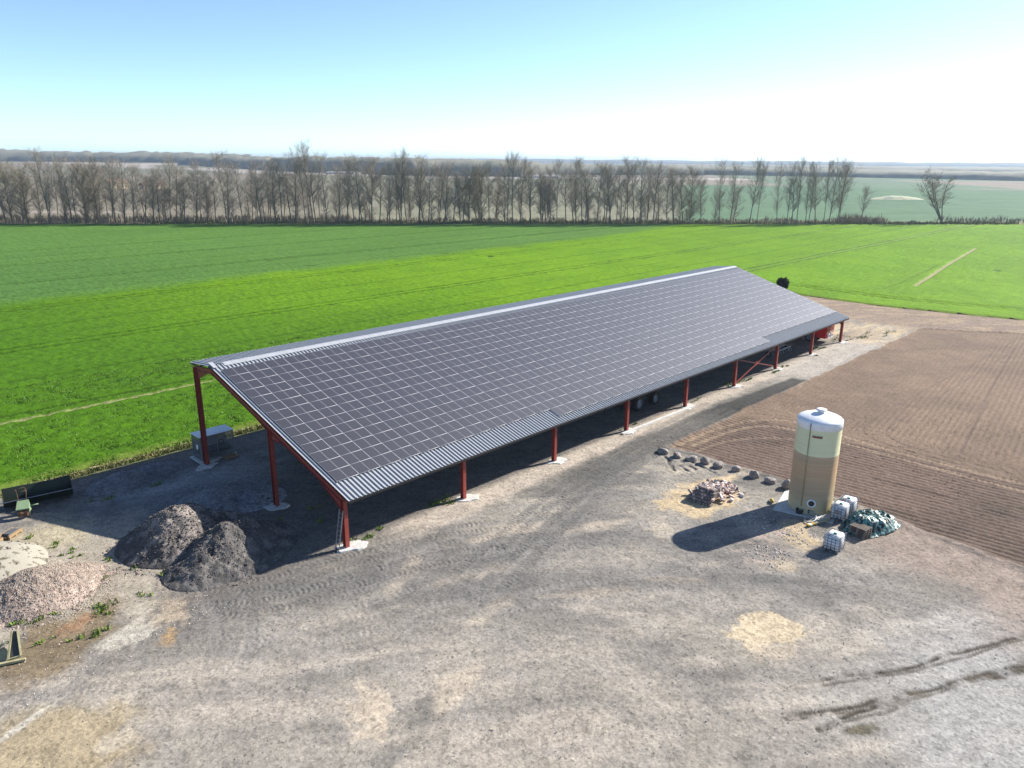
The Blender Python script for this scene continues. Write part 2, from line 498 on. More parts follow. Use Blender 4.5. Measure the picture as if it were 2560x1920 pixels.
FTRK.append((smooth_line([(31.5, -5.6), (40, -5.9), (45.5, -8), (46.4, -12), (45.2, -16), (44.3, -22), (44.4, -31), (44.2, -60)]), 0.30, 0.03, (0.33, 0.24, 0.165), 0.75))
FTRK.append((smooth_line([(33, -6.6), (40, -7.2), (43.4, -9), (43.8, -13), (43.3, -18), (42.8, -25), (42.6, -31), (42.5, -60)]), 0.30, 0.03, (0.36, 0.26, 0.18), 0.75))
FTRK.append((smooth_line([(32, -7.6), (37, -8.2), (41, -11.5), (41.6, -15)]), 0.26, 0.025, (0.33, 0.24, 0.17), 0.5))
FTRK.append((smooth_line([(103, -17.8), (80, -16.8), (58.2, -15.8), (50.4, -15.5), (46.8, -16.6), (45.4, -20), (44.9, -27)]), 0.16, 0.0, (0.20, 0.14, 0.105), 0.7))
FTRK.append((smooth_line([(103, -19.2), (80, -18.6), (55.2, -17.8), (50.2, -17.5), (47.2, -18.9), (46.2, -22.5), (45.9, -29)]), 0.16, 0.0, (0.20, 0.14, 0.105), 0.7))
FTRK.append((smooth_line([(46.6, -24.8), (61, -23.0), (80, -20.7), (100, -18.6)]), 0.22, 0.0, (0.19, 0.13, 0.10), 0.7))
FTRK.append((smooth_line([(36.6, -21), (37.2, -24), (37.0, -27), (36.4, -33)]), 0.22, 0.0, (0.11, 0.08, 0.065), 0.6))
RUT = [smooth_line([(24, -36.8), (20.2, -34.7), (15.1, -32.2), (12.2, -30.8), (10.1, -29.2), (7.3, -27.4)]),
       smooth_line([(18.5, -36.2), (16.9, -35.3), (13.5, -33.3), (11.0, -31.9), (9.3, -31.0), (7.6, -30.1), (6.3, -29.2), (5.2, -28.3)]),
       smooth_line([(11.2, -32.1), (8.2, -30.75), (5.3, -29.6)]),
       smooth_line([(13.8, -33.6), (16.6, -35.4), (19, -36.9)])]

def near_ground(x, y):
    z = 0.10 * (fbm(x / 14, y / 14, 1, 3) - 0.5) + 0.035 * (fbm(x / 1.6, y / 1.6, 2, 4) - 0.5) + 0.045 * (fbm(x / 0.27, y / 0.27, 4, 2) - 0.5)
    n1 = fbm(x / 5.0 + 0.4 * y / 5.0, y / 5.0, 11, 5)
    n2 = fbm(x / 1.3, y / 1.3, 12, 4)
    wx = x + 2.5 * (fbm(x / 9, y / 9, 14, 2) - .5) * 2
    n3 = fbm((wx - 0.75 * y) / 6.0, (y + 0.75 * wx) / 1.5, 13, 4)        # smeared by traffic
    c = np.zeros(x.shape + (3,))
    def base(col): c[:] = np.array(col)
    def mix(col, m):
        m = np.clip(m, 0, 1)[..., None]
        c[:] = c * (1 - m) + np.array(col) * m
    base((0.30, 0.275, 0.245))
    mix((0.165, 0.155, 0.145), sm(0.42, 0.64, n1) * 0.9)
    mix((0.42, 0.37, 0.305), sm(0.50, 0.70, n3) * 0.8)
    mix((0.27, 0.25, 0.235), sm(0.55, 0.7, fbm(x / 2.4, y / 2.4, 15, 4)) * 0.5)
    # foreground: paler, drier dust
    mix((0.385, 0.345, 0.31), sm(2.0, -12.0, y + 0.55 * (x + 8)) * 0.6 * sm(0.3, 0.6, n3 * 0.6 + n1 * 0.4))
    mix((0.37, 0.365, 0.365), blob(x, y, 12, -36, 9, 7, 0, 0.3, 21, 0.5, 4) * 0.7)
    # grey planings around the traffic area before the gable
    mix((0.16, 0.15, 0.143), blob(x, y, -3.0, -1.8, 8.0, 3.3, -0.25, 0.35, 22, 0.4, 2.5) * 0.72)
    mix((0.25, 0.235, 0.225), blob(x, y, 8.0, -10.0, 10, 4.5, -0.5, 0.5, 23, 0.5, 3) * 0.55)
    mix((0.24, 0.225, 0.215), blob(x, y, 15, -21.5, 5.5, 3.0, -0.9, 0.5, 24, 0.5, 2) * 0.6)
    mix((0.205, 0.19, 0.18), blob(x, y, 17.0, -9.0, 7, 2.2, 0.25, 0.5, 25, 0.5, 2) * 0.6)
    # under the roof: bare earth, its colour darkened to deepen the roof's shade, and gravel
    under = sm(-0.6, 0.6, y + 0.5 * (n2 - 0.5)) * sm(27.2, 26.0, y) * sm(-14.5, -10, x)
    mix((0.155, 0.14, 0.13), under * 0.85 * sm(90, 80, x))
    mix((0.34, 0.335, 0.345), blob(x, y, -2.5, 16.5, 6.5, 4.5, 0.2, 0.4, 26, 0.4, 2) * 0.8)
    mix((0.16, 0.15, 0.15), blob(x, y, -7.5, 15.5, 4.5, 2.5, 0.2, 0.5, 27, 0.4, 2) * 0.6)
    # pale gravel strip in front of the posts
    mix((0.47, 0.405, 0.35), sm(-3.0, -1.9, y + 0.9 * (n2 - 0.5) - 0.02 * x) * sm(0.8, -0.2, y) * sm(1, 6, x) * sm(96, 84, x) * 0.85)
    mix((0.44, 0.40, 0.365), sm(58, 64, x) * sm(-6.5, -5.0, y) * sm(1.0, -0.5, y) * sm(95, 88, x) * 0.8)
    # dark planings driveway
    dw = sm(-6.2, -4.6, y + 1.0 * (n2 - 0.5) + sm(20, 10, x) * 2.0) * sm(-1.5, -2.6, y + 0.7 * (n2 - 0.5) + 0.012 * (x - 40))
    mix((0.10, 0.095, 0.09), dw * sm(13, 22, x) * sm(60, 50, x) * 0.8)
    dp = sm(-5.4, -4.9, y + 0.4 * (n2 - 0.5)) * sm(-1.9 - 0.055 * 18, -2.4 - 0.055 * 18, y + 0.5 * (n2 - 0.5) - 0.055 * (np.abs(60.5 - x)))
    mix((0.05, 0.049, 0.048), dp * sm(38, 44, x + 3 * (n2 - 0.5)) * sm(62, 60.5, x + 1.5 * (n2 - 0.5)) * 0.9)
    # straw-littered ground past the far gable, bare soil after it
    st = sm(84, 90, x + 4 * (n2 - 0.5)) * sm(-7, -4.5, y)
    mix((0.50, 0.40, 0.27), st * sm(0.3, 0.6, fbm(x / 3.0, y / 0.7, 31, 4)) * 0.95)
    mix((0.33, 0.27, 0.21), st * sm(0.45, 0.65, n1) * 0.6)
    mix((0.25, 0.185, 0.145), sm(100, 106, x + 5 * (n2 - 0.5)) * 0.9)
    mix((0.36, 0.27, 0.18), sm(100, 106, x) * sm(0.5, 0.65, n3) * 0.6)
    # sand spills
    sand = (0.56, 0.44, 0.285)
    mix(sand, blob(x, y, 22.8, -12.9, 3.6, 2.6, -0.25, 0.5, 41, 0.25, 1.6) * 0.9)
    mix(sand, blob(x, y, 26.8, -12.2, 2.4, 0.7, -0.3, 0.6, 42, 0.3, 1.2) * 0.8)
    mix((0.55, 0.455, 0.33), blob(x, y, 10.9, -24.3, 2.0, 1.5, -0.6, 0.45, 43, 0.10, 1.0) * 1.0)
    mix((0.50, 0.42, 0.33), blob(x, y, 9.3, -25.3, 1.3, 1.0, -0.6, 0.6, 44, 0.4, 1.0) * 0.6)
    mix((0.51, 0.43, 0.345), blob(x, y, -8.3, -13.9, 1.5, 1.1, 1.2, 0.8, 45, 0.4, 1.0) * 0.8)
    mix((0.50, 0.425, 0.34), blob(x, y, -4.5, -15.5, 1.8, 0.8, 0.3, 0.6, 46, 0.4, 1.0) * 0.6)
    mix(sand, blob(x, y, 22.9, -21.0, 2.6, 0.9, 0.55, 0.6, 47, 0.35, 1.2) * 0.75)
    mix((0.40, 0.32, 0.28), blob(x, y, 20.5, -19.2, 3.0, 1.6, 0.3, 0.6, 48, 0.4, 1.4) * sm(0.4, 0.7, fbm(x / 0.5, y / 0.5, 49, 3)) * 0.9)
    mix((0.50, 0.41, 0.30), blob(x, y, 18.5, -22.0, 1.1, 0.7, 0.2, 0.6, 50, 0.35, 1.0) * 0.6)
    for k, (cx, cy, rx, ry, a) in enumerate([(0.5, -5.5, 2.6, 0.5, .5), (3.5, -8.4, 2.4, .6, -.3), (7, -15, 2.2, .5, -.7), (13.5, -9.8, 2.5, .6, -.4), (17, -13.5, 1.6, .7, .6), (9.5, -6.2, 2.8, .5, -.3), (12.0, -18.0, 1.8, .4, -.9), (2, -12, 2.0, .5, .1)]):
        mix((0.48, 0.41, 0.335), blob(x, y, cx, cy, rx, ry, a, 0.6, 60 + k, 0.5, 1.1) * 0.7)
    for k, (cx, cy, rx, ry, a) in enumerate([(3.0, -6.3, 2.2, .5, .4), (7.4, -10.0, 2.0, .45, .5), (-0.5, -7.2, .8, .5, 0), (-2.5, -6.9, .8, .45, .4), (5.2, -11.5, 1.6, .6, .2), (18.0, -15.8, 1.0, .5, .3), (17.2, -25.5, 1.4, .7, .1), (-6.5, -16.0, 1.4, .6, .6), (-9.5, -17.0, 1.0, .5, .2), (16.5, -23.0, 1.6, .5, -.9)]):
        mix((0.165, 0.155, 0.145), blob(x, y, cx, cy, rx, ry, a, 0.6, 80 + k, 0.5, 0.9) * 0.6)
    # the corner by the heaps: pale chalky spots, weeds and brown litter, olive sand
    mix((0.42, 0.37, 0.30), blob(x, y, -13.0, 10.0, 5, 8, 0, 0.4, 101, 0.4, 2.5) * 0.7)
    mix((0.43, 0.375, 0.26), blob(x, y, -14, 16.0, 3.0, 2.4, 0, 0.4, 102, 0.4, 1.5) * 0.7)
    mix((0.205, 0.155, 0.095), blob(x, y, -16.6, 2.6, 3.4, 2.2, 0.5, 0.45, 103, 0.4, 1.3) * 0.85)
    mix((0.34, 0.19, 0.11), blob(x, y, -15.4, 3.4, 1.2, 0.5, 0.4, 0.9, 104, 0.6, 0.5) * 0.6)
    mix((0.56, 0.52, 0.45), blob(x, y, -13.6, 0.3, 1.1, 0.7, 0.2, 0.9, 105, 0.5, 0.9) * 0.7)
    mix((0.55, 0.50, 0.42), blob(x, y, -12.4, 1.9, 1.3, 0.45, 1.0, 0.9, 106, 0.5, 0.9) * 0.6)
    mix((0.52, 0.42, 0.31), blob(x, y, -11.3, 1.0, 0.9, 1.3, 0.3, 0.9, 107, 0.6, 0.9) * 0.55)
    mix((0.46, 0.29, 0.13), blob(x, y, -12.3, -1.4, 0.75, 0.4, 0.8, 0.8, 108, 0.6, 0.8) * 0.6)
    mix((0.37, 0.30, 0.195), blob(x, y, -20.0, -6.5, 4.2, 3.6, 0.2, 0.35, 109, 0.3, 2.0) * 0.85)
    mix((0.50, 0.44, 0.36), blob(x, y, -17.2, -7.5, 1.1, 0.6, 0.4, 0.6, 110, 0.3, 1.0) * 0.7)
    mix((0.53, 0.49, 0.43), blob(x, y, -20.0, -3.4, 1.4, 0.22, 0.4, 0.6, 111, 0.3, 1.0) * 0.9)
    mix((0.10, 0.085, 0.055), blob(x, y, 6.5, -30.95, 0.85, 0.35, -0.65, 0.45, 112, 0.4, 0.6) * 0.85)
    mix((0.30, 0.235, 0.20), sm(20, 27.5, x - 0.45 * (y + 27) + 3 * (n1 - 0.5)) * sm(-21, -25, y) * 0.8)
    # field margin at the back: dry verge
    vg = sm(24.6, 25.8, y + 0.9 * (n2 - 0.5)) * sm(118, 112, x)
    mix((0.13, 0.155, 0.055), vg * 0.85)
    mix((0.50, 0.42, 0.28), sm(26.3, 26.7, y + 0.5 * (n2 - 0.5)) * sm(120, 114, x) * 0.9)
    mot = fbm((wx - 0.75 * y) / 0.9, (y + 0.75 * wx) / 0.4, 19, 4, 0.6)
    c *= (1 - 0.16 * sm(0.5, 0.72, mot) + 0.08 * sm(0.5, 0.3, mot))[..., None]
    c *= np.array((1.06, 1.04, 0.98))
    for pts, w_, m_ in (([(-9, -0.2), (-1, -4.3), (6, -8.3), (12, -8.8), (18, -6.2), (26, -4.4)], 1.5, .6), ([(0, -8), (7, -13.2), (13.5, -18.5), (17, -24), (19, -29)], 1.7, .55), ([(11, -9), (15.5, -14), (16.5, -20), (15, -27)], 1.4, .45), ([(-3, -5.5), (2, -11), (5, -18), (4, -25)], 1.5, .35), ([(20, -16.5), (19, -24), (22, -31)], 1.6, .45)):
        u, v = track_uv(x, y, smooth_line(pts, 2), 1)
        mix((0.15, 0.142, 0.132), sm(w_ * 1.25, w_ * 0.35, np.abs(v) + 2.2 * (n1 - 0.5) + 0.9 * (n2 - .5)) * m_)
    z += 0.03 * (mot - 0.5)
    # wheel tracks
    dark = np.zeros_like(x)
    for pts, hw, amp, col, mx_ in TRK:
        xs = [p[0] for p in pts]; ys = [p[1] for p in pts]
        s = (x > min(xs) - 1) & (x < max(xs) + 1) & (y > min(ys) - 1) & (y < max(ys) + 1)
        if not s.any(): continue
        u, v = track_uv(x[s], y[s], pts, hw)
        ins = sm(hw, hw * 0.75, np.abs(v)) * (0.55 + 0.45 * sm(0.35, 0.55, n2[s]))
        wear = sm(0.30, 0.60, fbm(x[s] / 0.9, y[s] / 0.9, 17, 3))
        ch = np.sin(2 * math.pi * (u / 0.33 + np.abs(v) * 1.3 + 1.1 * n2[s])) * wear
        z[s] += ins * (amp * 0.9 * ch - 0.02)
        w = (ins * mx_ * (0.75 - 0.25 * ch))[:, None]
        c[s] = c[s] * (1 - w) + np.array(col) * w
    for pts in RUT:
        u, v = track_uv(x, y, pts, 0.3)
        v = v + 0.45 * (fbm(x / 1.7, y / 1.7, 141, 3) - 0.5)
        kk = sm(0.30, 0.62, fbm(x / 0.8, y / 0.8, 142, 3))
        k = np.maximum(sm(0.22, 0.05, np.abs(v)), 0.8 * sm(0.17, 0.04, np.abs(v - 0.32 - 0.1 * np.sin(u * 0.8)))) * (0.25 + 0.75 * kk) * sm(0, 1.5, u)
        z -= 0.05 * k
        mix((0.06, 0.048, 0.035), k * 0.95)
        mix((0.15, 0.125, 0.095), sm(0.7, 0.1, np.abs(v)) * sm(3.5, 1.0, u) * 0.6 * kk)
    for k, (ax, ay, bx, by) in enumerate([(28.6, -6.6, 27.3, -9.7), (29.2, -7.2, 28.0, -10.2), (29.6, -8.1, 28.6, -11.2), (28.9, -6.2, 26.6, -8.6)]):
        u, v = track_uv(x, y, [(ax, ay), (bx, by)], .3)
        kk = sm(0.28, 0.06, np.abs(v) + 0.2 * (n2 - 0.5)); kk = kk * sm(0.25, 0.6, fbm(x / 0.5, y / 0.5, 143, 2)); z -= 0.10 * kk; z += 0.05 * sm(0.5, 0.28, np.abs(v)) * (1 - kk) * n2
        mix((0.14, 0.12, 0.105), kk * 0.7)
    # the seeded field
    sdv = brown_sd(x, y)
    f = sm(-0.1, 0.35, sdv)
    if f.max() > 0:
        head = sm(44.5, 43.5, x + 0.4 * (n2 - 0.5))
        rows_h = np.sin(2 * math.pi * (x + 0.05 * y + 0.06 * (n2 - 0.5)) / 0.62)
        rows_m = np.sin(2 * math.pi * (y - 0.10 * x + 0.07 * (n2 - 0.5)) / 0.55)
        diag = sm(-15.6 - 0.02 * (x - 50), -16.6 - 0.02 * (x - 50), y) * sm(47.0, 49.0, x - 0.2 * np.maximum(0, -19 - y))
        bc = np.zeros_like(c)
        b1 = np.array((0.25, 0.175, 0.12)); b2 = np.array((0.205, 0.142, 0.10))
        dk = np.array((0.135, 0.095, 0.074)); dk2 = np.array((0.18, 0.125, 0.095))
        t = sm(0.3, 0.7, n1)[..., None]
        bc[:] = b1 * (1 - t) + b2 * t
        hd = dk * (1 - t) + dk2 * t
        lighter = (sm(-8.0, -5.5, y + 2.0 * (n2 - 0.5)) * 0.8)[..., None]
        hd = hd * (1 - lighter) + np.array((0.25, 0.175, 0.12)) * lighter
        h3 = head[..., None]
        bc = bc * (1 - h3) + hd * h3
        rr = head * rows_h + (1 - head) * (rows_m * (0.35 + 0.65 * diag))
        z = z + f * (0.034 * rr * (0.5 + 0.5 * head) + 0.05 * (fbm(x / 0.3, y / 0.3, 95, 2) - 0.5))
        bc = bc * (1 + (0.07 + 0.04 * head) * rr * f)[..., None]
        f3 = f[..., None]
        c[:] = c * (1 - f3) + bc * f3
        for pts, hw, amp, col, mx_ in FTRK:
            xs = [p[0] for p in pts]; ys = [p[1] for p in pts]
            s = (x > min(xs) - 1) & (x < max(xs) + 1) & (y > min(ys) - 1) & (y < max(ys) + 1) & (f > 0.05)
            if not s.any(): continue
            u, v = track_uv(x[s], y[s], pts, hw)
            ins = sm(hw, hw * 0.6, np.abs(v) + 0.06 * (n2[s] - 0.5))
            ch = np.sin(2 * math.pi * (u / 0.45 + np.abs(v) * 1.0))
            z[s] += ins * (amp * ch - 0.035)
            w = (ins * mx_)[:, None]
            c[s] = c[s] * (1 - w) + np.array(col) * w
        # crumbly lip at the field edge
        z += 0.16 * np.exp(-(sdv / 0.45) ** 2) * (0.4 + n2)
    c *= (0.86 + 0.28 * n2)[..., None]
    return z, np.clip(c, 0.01, 0.8)

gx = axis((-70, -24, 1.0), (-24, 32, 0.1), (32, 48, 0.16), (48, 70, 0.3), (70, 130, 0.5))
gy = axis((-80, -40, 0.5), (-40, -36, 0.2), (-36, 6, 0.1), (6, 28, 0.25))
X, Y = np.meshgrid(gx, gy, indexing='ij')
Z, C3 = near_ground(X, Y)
Z = np.where((X < -30) | (Y < -60), Z - 0.05, Z)
nx_, ny_ = X.shape
idx = np.arange(nx_ * ny_).reshape(nx_, ny_)
quads = np.stack([idx[:-1, :-1], idx[1:, :-1], idx[1:, 1:], idx[:-1, 1:]], -1).reshape(-1, 4)
fx = (X[:-1, :-1] + X[1:, 1:]).ravel() / 2; fy = (Y[:-1, :-1] + Y[1:, 1:]).ravel() / 2
isb = brown_sd(fx, fy) > 0.12
VV = np.stack([X, Y, Z], -1).reshape(-1, 3); CC = C3.reshape(-1, 3)
def sub_mesh(name, F, mat):
    u, inv = np.unique(F, return_inverse=True)
    return mesh_np(name, VV[u], inv.reshape(F.shape), mat, CC[u], smooth=True)
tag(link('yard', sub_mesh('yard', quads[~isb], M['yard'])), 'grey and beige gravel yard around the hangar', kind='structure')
tag(link('seeded_field', sub_mesh('seeded_field', quads[isb], M['soil'])), 'brown freshly seeded field with drill rows right of the hangar', kind='structure')
del X, Y, Z, C3, VV, CC, quads
# ------------------------------------------------------------------ the green cereal field
def tree_q(x, y):       # distance past the tree row
    return (x - 55.7) * 0.6788 + (y - 319.5) * 0.7343
def tree_s(x, y):       # distance along the tree row, from its left end in view
    return (x - 55.7) * 0.7343 - (y - 319.5) * 0.6788

def green_sd(x, y):
    e = 0.55 * (fbm(x / 1.1, y / 1.1, 201, 3) - 0.5)
    north = y - 26.9
    edge = np.interp(y, [-90, -15.5, -6.4, 6.1, 21.4, 27], [131, 122.6, 120.8, 118.8, 119.8, 124])
    east = x - edge
    return np.minimum(np.maximum(north, east) + e, -2.5 - tree_q(x, y) + e * 2)

def green_field(x, y):
    s = green_sd(x, y)
    n1 = fbm(x / 9.0, y / 9.0, 211, 4); n2 = fbm(x / 0.7, y / 0.7, 212, 3); n3 = fbm(x / 40, y / 12, 213, 4)
    z = 0.24 + 0.05 * (n1 - 0.5) + 0.20 * (n2 - 0.5) + 0.10 * (_h(np.floor(x * 37), np.floor(y * 41), 5) - 0.5)
    lime = np.array((0.185, 0.35, 0.002)); mid = np.array((0.095, 0.225, 0.012)); teal = np.array((0.105, 0.215, 0.060)); deep = np.array((0.085, 0.20, 0.008))
    # richer green near the hangar's left end, limier to the right, a bluer variety past y = 118
    t = sm(10, 120, x + 0.35 * (y - 27) + 10 * (n3 - 0.5))[..., None]
    c = deep * (1 - t) + lime * t
    w = sm(0.35, 0.65, n1)[..., None] * 0.25
    c = c * (1 - w) + mid * w
    bl = sm(112, 124, y + 6 * (n1 - 0.5) - 0.02 * (x - 60) - 8.0 * sm(190, 260, x))[..., None] * 0.75
    c = c * (1 - bl) + teal * bl
    c = c * (0.9 + 0.2 * n3)[..., None]
    c = c * (0.78 + 0.44 * n2)[..., None]
    # tramlines: sprayer wheelings, paired, with bare soil in the nearest one
    def line(d, hw, soil, dip=0.26, dark=0.92):
        k = sm(hw * 1.25, hw * 0.4, np.abs(d) + 0.12 * (n2 - 0.5))
        nonlocal z, c
        z = z - dip * k
        col = np.array((0.44, 0.36, 0.22)) if soil else np.array((0.028, 0.065, 0.008))
        k3 = (k * (0.9 if soil else dark))[..., None]
        c = c * (1 - k3) + col * k3
    wob = 0.5 * (fbm(x / 25, y * 0, 220, 2) - 0.5)
    for y0 in (44.1, 76.2, 108.6, 141, 173, 205):
        line(np.where(x < 36, y - y0 - wob, 9.0), (0.3 if y0 < 50 else 0.5), y0 < 50)
        line(np.where(x >= 36, y - y0 - wob, 9.0), 0.5, False)
        line(y - y0 - 2.4 - wob, 0.5, False)
        line(y - y0 - 15.8 - wob, 0.5, False, 0.10, 0.4)
        line(y - y0 - 8.0 - wob, 0.4, False, 0.06, 0.22); line(y - y0 - 23.5 - wob, 0.4, False, 0.06, 0.22)
    # headland wheelings near the right edge
    for o in (9.0, 11.2):
        edge = np.interp(y, [-90, -15.5, -6.4, 6.1, 21.4, 40, 90], [131, 122.6, 120.8, 118.8, 119.8, 122, 126]) + o
        line((x - edge) * sm(60, 40, y) + 9 * sm(40, 60, y), 0.4, False, 0.2, 0.6)
    k1 = track_uv(x, y, [(148.7, 8.9), (195, 14.5), (241, 19.3)], 1)[1]; line(k1, 0.45, True)
    k2 = track_uv(x, y, [(133, 14.5), (140, 12.2), (150, 12.6), (168.8, 14.0), (190, 16)], 1)[1]; line(k2, 0.25, False, 0.10, 0.35)
    for cx, cy, rx, ry in ((187.7, 2.4, 1.6, 0.5), (119.3, 106.9, 0.9, 1.1), (74, 124, 1.6, 0.4), (115.6, 120.7, 2.2, 0.5)):
        m = blob(x, y, cx, cy, rx, ry, -0.9, 0.3, 230, 0.3, 1.0)[..., None]
        z = z - 0.2 * m[..., 0]
        c = c * (1 - m) + np.array((0.035, 0.05, 0.02)) * m
    # thin, yellowing rim
    rim = sm(1.3, 0.1, s)[..., None] * 0.6
    c = c * (1 - rim) + np.array((0.21, 0.25, 0.06)) * rim
    z = z * sm(-0.2, 0.5, s) - 0.02 * sm(0.3, -0.2, s)
    return z, np.clip(c, 0.01, 0.6)

cx_ = axis((-170, -32, 4), (-32, 75, 0.3), (75, 135, 0.7), (135, 260, 1.5), (260, 440, 4))
cy_ = axis((-100, 0, 1.5), (0, 22, 0.4), (22, 26, 0.5), (26, 60, 0.25), (60, 130, 0.4), (130, 220, 1.0), (220, 360, 2.5))
X, Y = np.meshgrid(cx_, cy_, indexing='ij')
fx = (X[:-1, :-1] + X[1:, 1:]) / 2; fy = (Y[:-1, :-1] + Y[1:, 1:]) / 2
keep = (green_sd(fx, fy) > -0.1).ravel()
Z, C3 = green_field(X, Y)
idx = np.arange(X.size).reshape(X.shape)
quads = np.stack([idx[:-1, :-1], idx[1:, :-1], idx[1:, 1:], idx[:-1, 1:]], -1).reshape(-1, 4)[keep]
VV = np.stack([X, Y, Z], -1).reshape(-1, 3); CC = C3.reshape(-1, 3)
tag(link('cereal_field', sub_mesh('cereal_field', quads, M['crop'])), 'bright green young cereal field with sprayer tramlines', kind='structure')

# ------------------------------------------------------------------ the land out to the horizon
def land(x, y):
    q = tree_q(x, y); s = tree_s(x, y)
    n1 = fbm(x / 60, y / 60, 301, 4); n2 = fbm(x / 9, y / 9, 302, 4)
    c = np.zeros(x.shape + (3,)); c[:] = (0.24, 0.19, 0.14)
    def mix(col, m):
        m = np.clip(m, 0, 1)[..., None]
        c[:] = c * (1 - m) + np.array(col) * m
    dist = np.hypot(x + 25, y + 39); az = np.degrees(np.arctan2(y + 39, x + 25))
    past = sm(-1, 3, q)
    mix((0.27, 0.235, 0.165), past)
    mix((0.27, 0.26, 0.165), past * sm(62, 50, az + 4 * (n1 - .5)))
    mix((0.115, 0.215, 0.105), past * sm(32.5, 30.5, az) * sm(10, 30, q))
    mix((0.32, 0.275, 0.20), past * sm(0.5, 0.7, n1) * sm(60, 70, az) * 0.7)
    mix((0.27, 0.27, 0.08), sm(-2.5, 0, q) * sm(26, 12, q) * sm(62, 55, az) * 0.8)
    mix((0.42, 0.36, 0.27), sm(-2.5, -1.5, q) * sm(2.5, 0.5, q) * sm(50, 60, az) * 0.8)
    mix((0.45, 0.38, 0.31), past * blob(x, y, 95, 385, 40, 9, -0.75, 0.3, 305, 0.3, 20) * 0.9)
    # patchwork of fields farther out
    cell = _h(np.floor((x * 0.8 + y * 0.6) / 420), np.floor((y * 0.8 - x * 0.6) / 230), 9)
    far = sm(900, 1000, dist)
    fr_ = far * (0.35 + 0.65 * sm(45, 35, az)); mix((0.18, 0.22, 0.12), fr_ * (cell < 0.4)); mix((0.31, 0.26, 0.19), far * (cell > 0.7)); mix((0.15, 0.23, 0.13), fr_ * ((cell >= 0.4) & (cell < 0.55)))
    # long pale strip of stubble and fleece seen through the trees
    u, v = track_uv(x, y, [(640, 3100), (661, 2878), (793, 2573), (837, 2106), (812, 1620), (866, 1134), (822, 912), (926, 802), (1021, 686), (1100, 600)], 1)
    mix((0.55, 0.48, 0.42), sm(1.0, 0.6, np.abs(v) / (0.07 * dist) + 0.5 * (fbm(x / 150, y / 150, 307, 3) - .5)) * sm(0.25, 0.45, fbm(x / 220, y / 220, 308, 2)))
    # right: dirt corner past the green field
    mix((0.34, 0.29, 0.17), blob(x, y, 300, 34, 26, 14, -0.4, 0.3, 309, 0.3, 12) * 0.9)
    mix((0.10, 0.085, 0.07), blob(x, y, 300, 24, 14, 5, -0.5, 0.5, 310, 0.3, 8) * 0.8)
    c *= (0.85 + 0.3 * n2)[..., None]
    z = np.full(x.shape, -0.35)
    z += sm(4, 14, q) * 0.0
    # gentle rise to the wooded ridge on the left, far rise all round
    z += sm(1700, 2700, dist) * sm(50, 68, az) * sm(135, 110, az) * 16
    z += sm(4200, 7500, dist) * (10 + 10 * n1)
    z += np.where((q > 0), 0.5 * (n1 - 0.5), 0)
    return z, np.clip(c, 0.01, 0.7)

def symaxis(vals):
    return np.array(vals)
lx = axis((-9000, -2000, 500), (-2000, -200, 120), (-200, 500, 7), (500, 1400, 20), (1400, 3000, 60), (3000, 9000, 300))
ly = axis((-9000, -1000, 500), (-1000, -100, 90), (-100, 450, 7), (450, 1400, 20), (1400, 3200, 60), (3200, 9000, 300))
X, Y = np.meshgrid(lx, ly, indexing='ij')
Z, C3 = land(X, Y)
idx = np.arange(X.size).reshape(X.shape)
quads = np.stack([idx[:-1, :-1], idx[1:, :-1], idx[1:, 1:], idx[:-1, 1:]], -1).reshape(-1, 4)
VV = np.stack([X, Y, Z], -1).reshape(-1, 3); CC = C3.reshape(-1, 3)
tag(link('ground', sub_mesh('ground', quads, M['land'])), 'flat farmland reaching to the horizon', kind='structure')
del X, Y, Z, C3, VV, CC, quads

def band(name, label, pts, depth, seed, mat, cell=9.0, kind='stuff'):
    """belt of wood: rounded cross-section with a lumpy canopy. pts: (azimuth deg, distance, ground z, top z)"""
    az = np.array([p[0] for p in pts], float); D = np.array([p[1] for p in pts], float)
    g0 = np.array([p[2] for p in pts], float); tp = np.array([p[3] for p in pts], float)
    length = abs(np.radians(az[-1] - az[0])) * D.mean()
    n = int(min(1200, max(40, length / cell)))
    A = np.linspace(az[0], az[-1], n)
    o = np.argsort(az)
    d = np.interp(A, az[o], D[o]); g = np.interp(A, az[o], g0[o]); t = np.interp(A, az[o], tp[o])
    prof = [(0, -0.05), (0.02, 0.45), (0.08, 0.8), (0.2, 0.97), (0.4, 1.0), (0.6, 1.0), (0.8, 0.95), (0.95, 0.7), (1, -0.05)]
    V = []
    for i, (f, h) in enumerate(prof):
        dd = d + f * depth
        x = CAM.x + dd * np.cos(np.radians(A)); y = CAM.y + dd * np.sin(np.radians(A))
        lump = (fbm(x / (cell * 2.2), y / (cell * 2.2), seed, 3) - 0.5)
        big = (fbm(x / 160, y / 160, seed + 3, 2) - 0.5)
        hh = (t - g) * h * (1 + 0.45 * lump + 0.35 * big)
        x = x + lump * cell * 0.8; y = y + lump * cell * 0.8
        V.append(np.stack([x, y, g + hh], -1))
    V = np.stack(V, 1)
    idx = np.arange(V.shape[0] * V.shape[1]).reshape(V.shape[:2])
    F = np.stack([idx[:-1, :-1], idx[:-1, 1:], idx[1:, 1:], idx[1:, :-1]], -1).reshape(-1, 4)
    me = mesh_np(name, V.reshape(-1, 3), F, mat)
    return tag(link(name, me), label, 'woodland' if kind == 'stuff' else None, None, kind)

